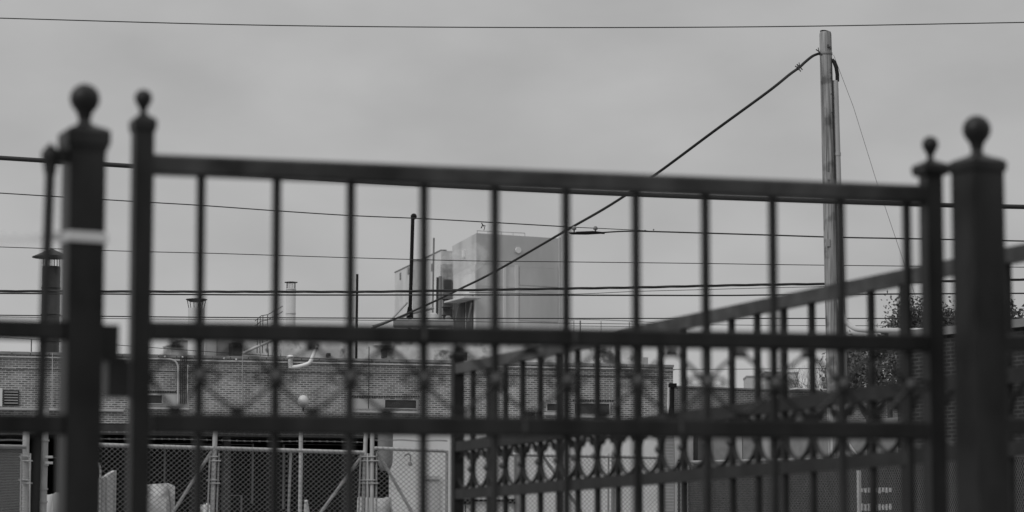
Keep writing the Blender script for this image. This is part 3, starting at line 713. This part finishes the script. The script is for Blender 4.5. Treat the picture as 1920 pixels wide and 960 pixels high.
# openings at the foot of the left face
mb = MB(); mb.fpx(TS, 850, 566, 871, 640, .004, .05); mb.fpx(TS, 873.5, 560, 886, 640, .004, .05); mb.build('opening', 'towerdark', tw)
mb = MB(); a, b = TS.pt(848, 567, .45), TS.pt(887, 557, .45); mb.bar(a, b, .9, .09, side=Vector((TS.n.x, TS.n.y, 0))); mb.build('canopy', 'towerlow', tw)
MB().bar(TS.pt(855, 600, .3), TS.pt(860, 572, .3), .08).build('canopy_strut', 'midgrey', tw); MB().bar(TS.pt(878, 602, .3), TS.pt(884, 568, .3), .08).build('canopy_strut', 'midgrey', tw)
# roof railing on tower
rl = thing('roof_railing', (A_.x, A_.y, zT), 'faint pale railing on the flat top of the tower', 'railing')
mb = MB(); mb.tube([TF.pt(894, 432.5, -.4), TF.pt(984, 437, -.4)], .022, 6); mb.build('handrail', 'paleblock', rl)
for x in (895, 915, 940, 962, 984): u, z = TF.uz(x, 432.5+(x-894)*.05, -.4); MB().tube([TF.w(u, zT-.05, -.4), TF.w(u, z, -.4)], .018, 6).build('railing_post', 'paleblock', rl)
# wing
w1, w2 = Vector(foot([(849, 156.2)])[0]), Vector(foot([(827, 156.3)])[0]); w3 = Vector(foot([(740, 167.9)])[0]); w4 = w3+(w1-w2)*1.0+Vector((6, 3))
wg = thing('tower_wing', (w2.x, w2.y, 0), 'lower pale wing stepping down left from the windowless tower', 'building')
MB().prism([w2, w1+Vector((.0, .3)), w4, w3], 0, ZZ(470, 156.3)).build('wall', 'towerlow', wg)
WF = Frame(740, 167.9, 827, 156.3, 560)
mb = MB(); mb.fpx(WF, 827, 470, 741, 473, .004, .1)
MB().fbox(WF, 0, WF.len, ZZ(470, 156.3)+.003, ZZ(470, 156.3)+.06, -.3, .03).build('roof_flashing', 'grey', wg)
for x, y0, y1 in ((749, 512, 524), (764, 502, 514), (808, 495, 508)): MB().fpx(WF, x, y0, x+2.2, y1, .004, .03).build('scupper', 'grey', wg)
WG2 = Frame(827, 156.2, 848, 156.4, 560)
MB().fpx(WG2, 831, 495, 848, 640, .02, .5).build('service_recess', 'grey', wg)
MB().fpx(WG2, 833, 523, 846, 545, .52, .6).build('recess_opening', 'towerdark', wg)
for y in (560, 575, 590): MB().fpx(WG2, 829, y, 848, y+1.5, .52, .9).build('platform_edge', 'dark', wg)
# silo beside the black stack
sl = thing('steel_silo', (XX(786, 135), 135, ztop-.4), 'round pale metal silo with a flat lid, in front of the tower wing', 'silo')
b = at(786, 600, 135); MB().lathe((b.x, b.y, 0), [(.30, ztop-.4), (.30, ZZ(489, 135)), (.22, ZZ(486.5, 135)), (.0005, ZZ(486.5, 135))], 24).build('drum', 'midgrey', sl)
MB().lathe((b.x, b.y, ZZ(489, 135)), [(.31, -.03), (.33, -.02), (.33, .02), (.31, .03)], 24).build('rim', 'midgrey', sl)
# conveyor braces
cv = thing('pipe_bridge', at(780, 600, 118), 'slanting dark pipework climbing right to the foot of the tower', 'pipework')
MB().tube([at(700, 612, 118), at(770, 588, 120), at(812, 578, 130)], .055, 8).build('slanting_pipe', 'grey', cv)
MB().tube([at(733, 600, 118), at(763, 568, 120)], .04, 8).build('slanting_pipe', 'midgrey', cv)
MB().bar(at(745, 600, 119), at(812, 598, 128), .15, .12).build('walkway', 'midgrey', cv)
hp = MB()
mb = MB().bar(at(738, 607, 116), at(850, 607, 116), .8, .28)
tag(mb.build('roof_duct', 'grey'), 'low dark roof duct just above the middle rail below the tower wing', 'duct')
for x, y0, r_, m_, lb in ((812, 590, .2, 'paleblock', 'small pale drum on the roof right of the cowled stack'), (840, 595, .12, 'grey', 'short grey vent stub left of the tower openings')):
    p = at(x, 612, 117); tt = MB().lathe((p.x, p.y, 0), [(r_, ztop-.4), (r_, ZZ(y0, 117)), (r_*.6, ZZ(y0-3, 117)), (.0005, ZZ(y0-3, 117))], 18)
    tag(tt.build('roof_vent', m_), lb, 'vent', 'small roof vents')

# ================================================================== RIGHT: lower brick wall, far blocks, near brick building
LB = Frame(1263, 104, 1640, 108, 750)
M['brick2'] = brick_mat('brown_brick', .09, .14, .25, LB)
lw = thing('low_brick_building', LB.w(LB.len/2, 0), 'lower brick building beyond the black downpipe, with pale cornice', 'building')
zl = LB.uz(1400, 731)[1]
MB().fbox(LB, LB.uz(1264, 750)[0], LB.uz(1900, 750)[0], LB.uz(1400, 806)[1], zl, -9, 0).build('brick_wall', 'brick2', lw)
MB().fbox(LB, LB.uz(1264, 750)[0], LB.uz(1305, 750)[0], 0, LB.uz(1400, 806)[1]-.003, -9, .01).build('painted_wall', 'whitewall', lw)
MB().fbox(LB, LB.uz(1305, 750)[0]+.003, LB.uz(1900, 750)[0], 0, LB.uz(1400, 806)[1]-.003, -9, -.3).build('grey_wall', 'grey', lw)  # plain grey lower wall, set back from the painted one
MB().fbox(LB, LB.uz(1264, 750)[0], LB.uz(1900, 750)[0], zl+.003, zl+.06, -9, .05).build('roof_edge', 'coping', lw)
MB().fpx(LB, 1494, 727, 1550, 731, .06, .5).build('cornice', 'white', lw)
for x0, y0, x1, y1, m_ in ((1250, 818, 1264, 842, 'midgrey'), (1306, 812, 1309, 900, 'dark'), (1338, 815, 1372, 880, 'midgrey'), (1376, 815, 1392, 880, 'paleblock'), (1393, 812, 1422, 872, 'midgrey'), (1428, 815, 1447, 880, 'paleblock')):
    MB().fpx(LB, x0, y0, x1, y1, .02, .25).build('door_panel', m_, lw)
def farblock(x0, y0, x1, y1, Y, m_, lb):
    a = at(x0, y0, Y); b = at(x1, y0, Y)
    t = thing('distant_building', ((a.x+b.x)/2, Y, 0), lb, 'building', 'distant buildings')
    MB().prism([(a.x, Y), (b.x, Y), (b.x, Y+2), (a.x, Y+2)], 0, a.z).build('wall', m_, t)
    MB().prism([(a.x-.02, Y-.02), (b.x+.02, Y-.02), (b.x+.02, Y+2.1), (a.x-.02, Y+2.1)], a.z+.003, a.z+.1).build('roof', 'midgrey', t)
farblock(1400, 708, 1432, 740, 150, 'paleblock', 'small grey far building, leftmost behind the low brick building')
farblock(1434, 700, 1470, 740, 165, 'tower', 'slightly taller far building in the middle behind the low brick building')
farblock(1477, 701, 1497, 740, 150, 'paleblock', 'pale far building, rightmost, next to the bare trees')
# near brick building at right (receding towards the viewer)
NB = Frame(1680, 51, 2050, 47, 700)
M['brick3'] = brick_mat('dark_brick', .022, .034, .055, NB)
nb = thing('side_brick_building', NB.w(NB.len/2, 0), 'brick building receding along the right edge behind the big right post', 'building')
zn = NB.uz(1780, 628)[1]
MB().fbox(NB, NB.uz(1682, 700)[0], NB.uz(2100, 700)[0], 0, zn, -12, 0).build('brick_wall', 'brick3', nb)
MB().fbox(NB, NB.uz(1682, 700)[0]-.1, NB.uz(2100, 700)[0], zn+.003, zn+.14, -12, .10).build('roof_fascia', 'grey', nb)

# ------------------------------------------------------------------ trees
def branch(mb, p, d, L_, r, depth, tips, spread=.55, gn=.12):
    n = 4; q = p.copy(); pts = [q.copy()]; rs = [r]
    for i in range(n):
        d = (d + Vector((random.gauss(0, gn), random.gauss(0, gn), random.gauss(0, gn*.7)+.04))).normalized()
        q = q + d*(L_/n); pts.append(q.copy()); rs.append(r*(1-.45*(i+1)/n))
    mb.tube(pts, rs, 6 if depth > 1 else 4, caps=False)
    tips.append((pts[-1], depth)); tips.append((pts[2], depth))
    if depth <= 0: return
    for k in range(3 if depth > 1 else 3):
        a = random.uniform(0, 2*math.pi); o = d.orthogonal().normalized(); o = Matrix.Rotation(a, 3, d) @ o
        nd = (d*math.cos(spread)+o*math.sin(spread)).normalized(); s0 = pts[random.choice((2, 3, 4))]
        branch(mb, s0, nd, L_*random.uniform(.6, .8), r*.5, depth-1, tips, spread, gn)
def leaves(mb, tips, n, sig, size, mind=0):
    T = [t for t, d in tips if d <= 1]
    for i in range(n):
        c = random.choice(T) + Vector((random.gauss(0, sig), random.gauss(0, sig), random.gauss(0, sig*.75)))
        a = Vector((random.gauss(0, 1), random.gauss(0, 1), random.gauss(0, 1))).normalized(); b = a.orthogonal().normalized()
        b = Matrix.Rotation(random.uniform(0, 6.28), 3, a) @ b; s_ = size*random.uniform(.6, 1.3)
        c2 = a.cross(b)
        mb.add([c-b*s_, c+c2*s_*.45, c+b*s_, c-c2*s_*.45], [(0, 1, 2, 3)])
def leafy(px, py_top, Y, h_crown, label, n=9000, seed=1, lm='leaf', trunk_r=.18, name='leafy_tree', depth=4, size=.09, sig=.28, grp='leafy trees behind the right-hand buildings'):
    random.seed(seed)
    zt = ZZ(py_top, Y); x = XX(px, Y)
    t = thing(name, (x, Y, 0), label, 'tree', grp)
    z0 = zt - h_crown*1.25
    mb = MB(); mb.tube([(x, Y, 0), (x+.05, Y, z0*.5), (x, Y, z0)], [trunk_r*1.3, trunk_r, trunk_r*.9], 10, caps=False)
    tips = []
    for k in range(4):
        a = k*math.pi/2+random.uniform(-.4, .4)
        branch(mb, Vector((x, Y, z0)), Vector((math.cos(a)*.75, math.sin(a)*.6, 1.0)).normalized(), h_crown*.42, trunk_r*.6, depth-1, tips)
    mz = max(v.z for v in mb.v); k = (zt-z0)/(mz-z0)
    for v in mb.v:
        if v.z > z0: v.z = z0+(v.z-z0)*k
    tips = [(Vector((p.x, p.y, z0+(p.z-z0)*k)), d) for p, d in tips]
    mb.build('trunk', 'bark', t)
    if n:
        lf_ = MB(); leaves(lf_, tips, n, sig, size); lf_.build('crown', lm, t)
    return t
leafy(1722, 566, 76, 2.3, 'airy leafy tree whose crown tops the pale curved pipe', 6500, 4, trunk_r=.1, size=.055, sig=.2)
leafy(1667, 600, 78, 1.5, 'small leafy tree at the left foot of the airy crown', 7500, 9, trunk_r=.08, size=.052, sig=.18)
leafy(1628, 655, 72, 1.4, 'dark low bushy tree right of the wooden pole foot', 3200, 12, 'leaf', trunk_r=.08, size=.055, sig=.24)
leafy(1900, 574, 70, 1.6, 'leafy tree at the right edge behind the side brick building', 3600, 17, trunk_r=.1, size=.075, sig=.17)
leafy(1780, 578, 74, 1.4, 'spiky narrow leafy tree between the gate and the right post', 6000, 21, 'leafdark', trunk_r=.09, size=.055, sig=.16)
for i, (x, yt, Y, sd_) in enumerate(((1512, 668, 125, 31), (1538, 655, 118, 37), (1572, 650, 112, 41), (1600, 662, 116, 45))):
    leafy(x, yt, Y, 2.6, ('bare twiggy tree beside the pale far building', 'bare twiggy tree just left of the wooden pole', 'bare twiggy tree just behind the wooden pole', 'bare twiggy tree right of the wooden pole, by the dark bush')[i], 0, sd_, trunk_r=.06, name='bare_tree', depth=5, grp='bare trees beyond the low brick building')
# treeline far beyond so the horizon is closed
random.seed(77)
# ================================================================== CHAIN LINK FENCES
def mesh_panel(mb, fr, u0, u1, z0, z1, off=0, p=.0735, q=.062, r=.0026):
    """diamond wire mesh: two sets of slanted wires clipped to the panel"""
    k = q/p; W_ = u1-u0; H_ = z1-z0
    for sgn in (1, -1):
        c = -H_/k
        while c < W_:
            ua, za = c, 0.0; ub, zb = c+H_/k, H_
            if ua < 0: za += -ua*k; ua = 0
            if ub > W_: zb -= (ub-W_)*k; ub = W_
            if ub > ua+1e-4:
                if sgn > 0: A, B = (u0+ua, z0+za), (u0+ub, z0+zb)
                else: A, B = (u1-ua, z0+za), (u1-ub, z0+zb)
                mb.tube([fr.w(A[0], A[1], off+.002*sgn), fr.w(B[0], B[1], off+.002*sgn)], r, 3, caps=False)
            c += p
    return mb
def cl_fence(fr, label, rail0, rail1, posts, x0, x1, barb=(), mesh_m='galvdark', zbot=.05, braces=(), group='chain link fence runs', wr=.0034):
    """rail0/1: photo ends of the top rail"""
    (xa, ya), (xb, yb) = rail0, rail1
    a, b = fr.pt(xa, ya), fr.pt(xb, yb)
    t = thing('chain_link_fence', fr.w((fr.uz(xa, 850)[0]+fr.uz(xb, 850)[0])/2, 0), label, 'fence', group)
    MB().tube([a, b], .025, 10).build('top_rail', 'galv', t)
    ua, ub = (a.xy-fr.a).dot(fr.u), (b.xy-fr.a).dot(fr.u)
    zt = min(a.z, b.z)
    mb = mesh_panel(MB(), fr, ua, ub, zbot, zt-.005, .03, r=wr)
    for v in mb.v:
        uu = (v.xy-fr.a).dot(fr.u); v.z *= (a.z+(b.z-a.z)*(uu-ua)/(ub-ua))/zt
    # the knuckled selvage over the rail
    n = int((ub-ua)/.0735)
    for i in range(n):
        u = ua+(i+.5)*.0735; z = a.z+(b.z-a.z)*(u-ua)/(ub-ua)
        mb.tube([fr.w(u-.03, z-.03, .032), fr.w(u, z+.022, .030), fr.w(u+.03, z-.03, .032)], wr, 3, caps=False)
    mb.build('chain_mesh', mesh_m, t)
    for xt, yt, xb2, w in posts:
        p = fr.pt(xt, yt); p2 = fr.pt(xb2, 960); d = (p-p2); q = p - d*(p.z/d.z)
        po = MB().tube([q, p], w/2, 12).build('post', 'galv', t)
        MB().ball(p, w/2*1.05, .02, 12, 6).build('post_cap', 'galv', po)
        cl = MB()
        for yc in (852+4, 864, 900, 906):
            for s_ in (-1, 1):
                if (yc in (852+4, 900)) == (s_ > 0): continue
                c = fr.pt(xt+(xb2-xt)*(yc-yt)/(960-yt), yc, .01)
                cl.bar(c+Vector((s_*-.045, 0, 0)), c+Vector((s_*.085, 0, 0)), .07, .014, side=Vector((0, 1, 0)))
        cl.build('clamp_band', 'galv', po)
        tb = MB()
        for s_ in (-1, 1):
            c0 = fr.pt(xt+(xb2-xt)*.25+s_*8.5, 850, .012); c1 = fr.pt(xb2+s_*8.5, 960, .012); tb.tube([c0, c1+(c1-c0)*2], .012, 6)
        tb.build('tension_bar', 'galv', po)
    for x_0, y_0, x_1, y_1 in braces:
        p, q = fr.pt(x_0, y_0, -.01), fr.pt(x_1, y_1, -.01); MB().tube([p, q+(q-p)*.6], .021, 8).build('brace', 'galv', t)
    for y_0, y_1 in barb:
        w_ = MB(); P = []
        n = 40
        for i in range(n+1):
            k = i/n; P.append(fr.pt(xa+(xb-xa)*k, y_0+(y_1-y_0)*k + .8*math.sin(k*math.pi*4), .0))
        w_.tube(P, .0042, 4)
        for i in range(1, n):
            p = P[i]
            w_.tube([p+Vector((-.01, 0, .012)), p+Vector((.01, 0, -.012))], .003, 3); w_.tube([p+Vector((.01, 0, .012)), p+Vector((-.01, 0, -.012))], .003, 3)
        w_.build('barbed_wire', 'galvdark', t)
    return t
C1 = Frame(180, 36.8, 700, 38.3, 850)
cl_fence(C1, 'chain link fence with twin gate post and two barbed strands, left of the double posts', (120, 832), (684, 848.5), [(403.5, 811, 398, .062), (686, 808, 681, .055)], 120, 684,
         barb=((808, 817), (821, 829.5)), braces=((397, 846, 325, 960), (682, 850, 602, 960)))
C2 = Frame(700, 38.2, 840, 38.5, 850)
cl_fence(C2, 'narrow chain link gate leaf with a slanting brace, right of the double posts', (701, 840.5), (840, 845.5), [(698, 808, 697, .055)], 701, 840,
         barb=((812, 813), (825, 827)), braces=((707, 846, 772, 960),))
p = C2.pt(838, 846); MB().tube([C2.pt(838, 846), C2.pt(834, 1300)], .02, 8).build('frame_upright', 'galv', bpy.data.objects['chain_link_fence.001'])
C3 = Frame(845, 38.9, 1245, 41, 850)
cl_fence(C3, 'chain link fence in front of the white wall behind the angled iron fence', (852, 850), (1245, 858), [(1150, 835, 1149, .05)], 852, 1245, braces=((1020, 858, 1090, 960),))
# inner uprights
t = bpy.data.objects['chain_link_fence']
MB().tube([C1.pt(545.5, 847, -.03), C1.pt(541, 960, -.03), C1.pt(536, 1090, -.03)], .017, 8).build('frame_upright', 'galv', t)
pl = MB().tube([at(564, 790, 41), at(564, 870, 41), at(562.5, 960, 41), at(560, 1300, 41)], .028, 10)
tag(pl.build('steel_pole', 'galv'), 'pale thin pole with rust spots standing just behind the chain link fence', 'pole')
# oblique run at the left edge
C4 = Frame(-140, 30, 47, 37.5, 850)
cl_fence(C4, 'chain link fence seen end-on at the left edge, beside a thick pale pole', (-140, 834), (46, 838), [(49, 812, 47, .085)], -140, 46, barb=((812, 815), (823, 826)), mesh_m='galvdark', wr=.0018)
pp = thing('pale_pole', at(82, 900, 36), 'thick pale pipe pole with band clamps near the left edge', 'pole')
MB().tube([at(86, 766, 36), at(84.5, 812, 36), at(81, 960, 36), at(77, 1330, 36)], .042, 14).build('pipe', 'galv', pp)
mb = MB()
for y in (763, 826, 866, 872, 917, 941): mb.tube([at(86.2-(y-766)*.026, y-1.5, 36), at(86.2-(y-766)*.026, y+1.5, 36)], .052, 14)
mb.build('band_clamp', 'galv', pp)
for y in (857, 868): MB().bar(at(84, y, 35.9), at(99, y, 35.9), .03).build('side_bracket', 'galv', pp)
# oblique run at right with dark boards behind
C5 = Frame(1268, 50, 1950, 33, 880)
cf = cl_fence(C5, 'dark oblique chain link fence along the lower right with knuckled top', (1272, 867), (2060, 850), [], 1272, 2000, mesh_m='grey', wr=.0022)
mb = MB()
for i in range(4):
    x = 1273+i*7; mb.tube([C5.pt(x, 862+abs(i-0)*3, .0), C5.pt(x, 965, .0)], .022 if i == 0 else .012, 6)
mb.build('picket_tip', 'black', cf)
SB = Frame(1285, 55, 1980, 46, 880)
sb = thing('board_fence', SB.w(SB.len/2, 0), 'dark board fence standing behind the oblique chain link fence', 'fence')
mb = MB(); u = SB.uz(1290, 880)[0]; ue = SB.uz(2050, 880)[0]; zb_ = SB.uz(1600, 868)[1]
while u < ue: mb.fbox(SB, u, u+.142, .02, zb_+random.uniform(-.015, .015), -.02, 0); u += .15
mb.build('boards', 'fabric', sb)
MB().fbox(SB, SB.uz(1290, 880)[0], ue, .6, .69, -.07, -.022).build('back_rail', 'dark', sb)
# white slatted bench shape behind mesh
bn = thing('white_barrier', at(1640, 960, 43.5), 'white post with two rows of short upright slats, seen through the oblique chain link fence', 'barrier')
BF = Frame(1600, 43.6, 1675, 43.0, 930)
MB().fpx(BF, 1606, 882, 1613, 1100, -.05, .0).build('post', 'galv', bn)
for y0, y1 in ((914, 925), (944, 958)):
    x = 1614.0
    while x < 1672:
        if not 1632 < x < 1638: MB().fpx(BF, x, y0+random.uniform(0, 2), x+2.8, y1-random.uniform(0, 3), .003, .03).build('slat', 'galv', bn)
        x += 6.6
BH = Frame(1520, 80, 1780, 74, 840)
tag(MB().fpx(BH, 1480, 800, 1760, 900, -3, 0).build('storage_shed', 'grey'), 'low dull grey shed partly seen under the right part of the lower rail', 'shed')
vn = thing('white_pipe_brace', at(1595, 870, 70), 'white slanting pipe in front of the grey shed', 'pipe')
tag(vn, 'white slanting pipe in front of the grey shed', 'pipe')
MB().tube([at(1590, 832, 70), at(1608, 858, 70), at(1625, 885, 70)], .04, 8).build('pipe', 'white', vn)

# ------------------------------------------------------------------ yard things behind the fence
yp = thing('ribbed_panel', at(200, 960, 45), 'pale ribbed metal panel with a sloping top, low behind the chain link at left', 'panel')
PF = Frame(180, 45, 216, 46.2, 920)
a0, a1 = PF.uz(186, 900), PF.uz(216, 882)
w = PF.w
MB().hexa([w(a0[0], 0, 0), w(a1[0], 0, 0), w(a1[0], 0, -.05), w(a0[0], 0, -.05), w(a0[0], a0[1], 0), w(a1[0], a1[1], 0), w(a1[0], a1[1], -.05), w(a0[0], a0[1], -.05)]).build('sheet', 'galv', yp)
mb = MB()
for k in (.02, .42, .95):
    u = a0[0]+(a1[0]-a0[0])*k; zt_ = a0[1]+(a1[1]-a0[1])*k; mb.fbox(PF, u-.012, u+.012, 0, zt_+.01, .002, .03)
mb.build('rib', 'paleblock', yp)
tag(MB().tube(smooth_path([at(178, 862, 45), at(184, 868, 45), at(188, 880, 45), at(188, 900, 45), at(187, 1000, 45), at(186, 1300, 45)], 4), .018, 8).build('bent_pipe', 'white'), 'thin white pipe bent over beside the ribbed panel', 'pipe')
def crumple(name, x0, y0, x1, y1, Y, m_, label, cat, seed):
    random.seed(seed); a = at(x0, y0, Y); b = at(x1, y0, Y); nx, nz, d = 12, 12, .5
    vs = []; W_ = b.x-a.x; H_ = a.z
    loops = []
    for j in range(nz+1):
        z = H_*j/nz; row = []
        for i in range(nx*2+8):
            t_ = i/(nx*2+8)*2*math.pi; cx, cy = math.cos(t_), math.sin(t_)
            sx = math.copysign(abs(cx)**.45, cx); sy = math.copysign(abs(cy)**.45, cy)
            k = 1-.10*(j/nz)**6
            row.append(Vector((a.x+W_/2+sx*W_/2*k+random.gauss(0, .012), Y+sy*d*k+random.gauss(0, .02), z+(random.gauss(0, .022) if j else 0))))
        loops.append(row)
    n_ = nx*2+8; vs = [v for r_ in loops for v in r_]
    fs = [(j*n_+i, j*n_+(i+1) % n_, (j+1)*n_+(i+1) % n_, (j+1)*n_+i) for j in range(nz) for i in range(n_)] + [tuple(nz*n_+i for i in range(n_))]
    return tag(MB().add(vs, fs, True).build(name, m_), label, cat)
crumple('wrapped_pallet', 274, 913, 327, 960, 52, 'tarp', 'pale crumpled wrapped load behind the left fence mesh', 'load', 3)
crumple('covered_mound', 668, 934, 737, 960, 50, 'tarp', 'rounded pale covered load behind the double gate posts', 'load', 5)
crumple('white_drum', 381, 948, 397, 960, 48, 'white', 'small white drum just left of the fence post', 'drum', 6)
crumple('pale_tank', 86, 927, 112, 960, 48, 'paleblock', 'pale tank low behind the thick pale pole', 'tank', 8)
ah = thing('pipe_trestle', at(575, 960, 44), 'pale inverted-V pipe trestle behind the fence', 'trestle')
for q_ in ((569, 1100), (590, 1100)): MB().tube([at(574, 941, 44), at(574+(q_[0]-574)*.25, 965, 44), at(q_[0], q_[1], 44)], .028, 8).build('leg', 'galv', ah)
MB().tube([at(571, 941, 44), at(577, 941, 44)], .03, 8).build('ridge', 'galv', ah)
eq = thing('hanging_hood', at(725, 880, 60), 'round-bottomed grey metal hood hanging in the bay beside the white wall', 'hood')
p = at(723, 846, 93); MB().lathe((p.x, p.y-.2, 0), [(.0005, ZZ(884, 93)), (.14, ZZ(882, 93)), (.22, ZZ(872, 93)), (.24, ZZ(860, 93)), (.24, ZZ(800, 93))], 20).build('hood', 'grey', eq)
# wall lamp and box on the white wall
wl = thing('wall_lamp', BB.pt(765, 870, .1), 'dark hooked lamp on the white painted wall', 'lamp')
MB().tube(smooth_path([BB.pt(x, y, .15) for x, y in ((758, 855), (765, 851), (770, 856), (769, 864))], 4), .025, 8).build('arm', 'grey', wl)
p = BB.pt(769, 866, .15); MB().lathe((p.x, p.y, p.z-.07), [(.05, -.06), (.07, -.02), (.06, .04), (.02, .08)], 14).build('shade', 'grey', wl)
mb = MB(); mb.fpx(BB, 795, 892, 824, 899, .0, .12); mb.fpx(BB, 799, 899, 823, 1150, .0, .06)
tag(mb.build('wall_cabinet', 'paleblock'), 'pale stepped cabinet on the white wall, right of the hooked lamp', 'cabinet')
mb = MB(); mb.fpx(BB, 868, 936, 963, 941, .02, .1); mb.fpx(BB, 868, 934, 884, 946, .02, .16); mb.fpx(BB, 954, 935, 966, 944, .02, .16); mb.tube([BB.pt(873, 940, .1), BB.pt(872, 1000, .1)], .02, 6)
tag(mb.build('wall_bar', 'black'), 'black horizontal bar with end brackets low on the white wall', 'bar')
MB().tube([BB.pt(966, 812, .06), BB.pt(965, 1150, .06)], .03, 8).build('dark_conduit', 'grey', plant)
MB().fpx(BB, 968, 812, 976, 1150, .003, .05).build('wall_strip', 'midgrey', plant)

# ------------------------------------------------------------------ steam drifting from the plant, beside the tower
sm_ = bpy.data.materials.new('steam'); sm_.use_nodes = True; t_ = sm_.node_tree; t_.nodes.clear()
o_ = t_.nodes.new('ShaderNodeOutputMaterial'); v_ = t_.nodes.new('ShaderNodeVolumePrincipled'); t_.links.new(v_.outputs[0], o_.inputs['Volume'])
v_.inputs['Color'].default_value = (.95, .95, .95, 1)
tc_ = t_.nodes.new('ShaderNodeTexCoord'); n_ = t_.nodes.new('ShaderNodeTexNoise'); n_.inputs['Scale'].default_value = 1.6; n_.inputs['Detail'].default_value = 4
r_ = t_.nodes.new('ShaderNodeMapRange'); r_.inputs[1].default_value = .48; r_.inputs[2].default_value = .75; r_.inputs[3].default_value = 0; r_.inputs[4].default_value = 1.6
t_.links.new(tc_.outputs['Object'], n_.inputs['Vector']); t_.links.new(n_.outputs[0], r_.inputs[0]); t_.links.new(r_.outputs[0], v_.inputs['Density'])
mb = MB(); mb.tube(smooth_path([at(812, 508, 148), at(835, 503, 148), at(860, 495, 147), at(890, 480, 146), at(915, 462, 146)], 4), [.01]+[.25+.5*math.sin(i/16*math.pi)**.6 for i in range(1, 16)]+[.01], 14)
mb.build('steam', sm_); st_ = bpy.data.objects['steam']; tag(st_, 'faint wisp of white steam drifting across the foot of the tower', 'steam', None, 'stuff')
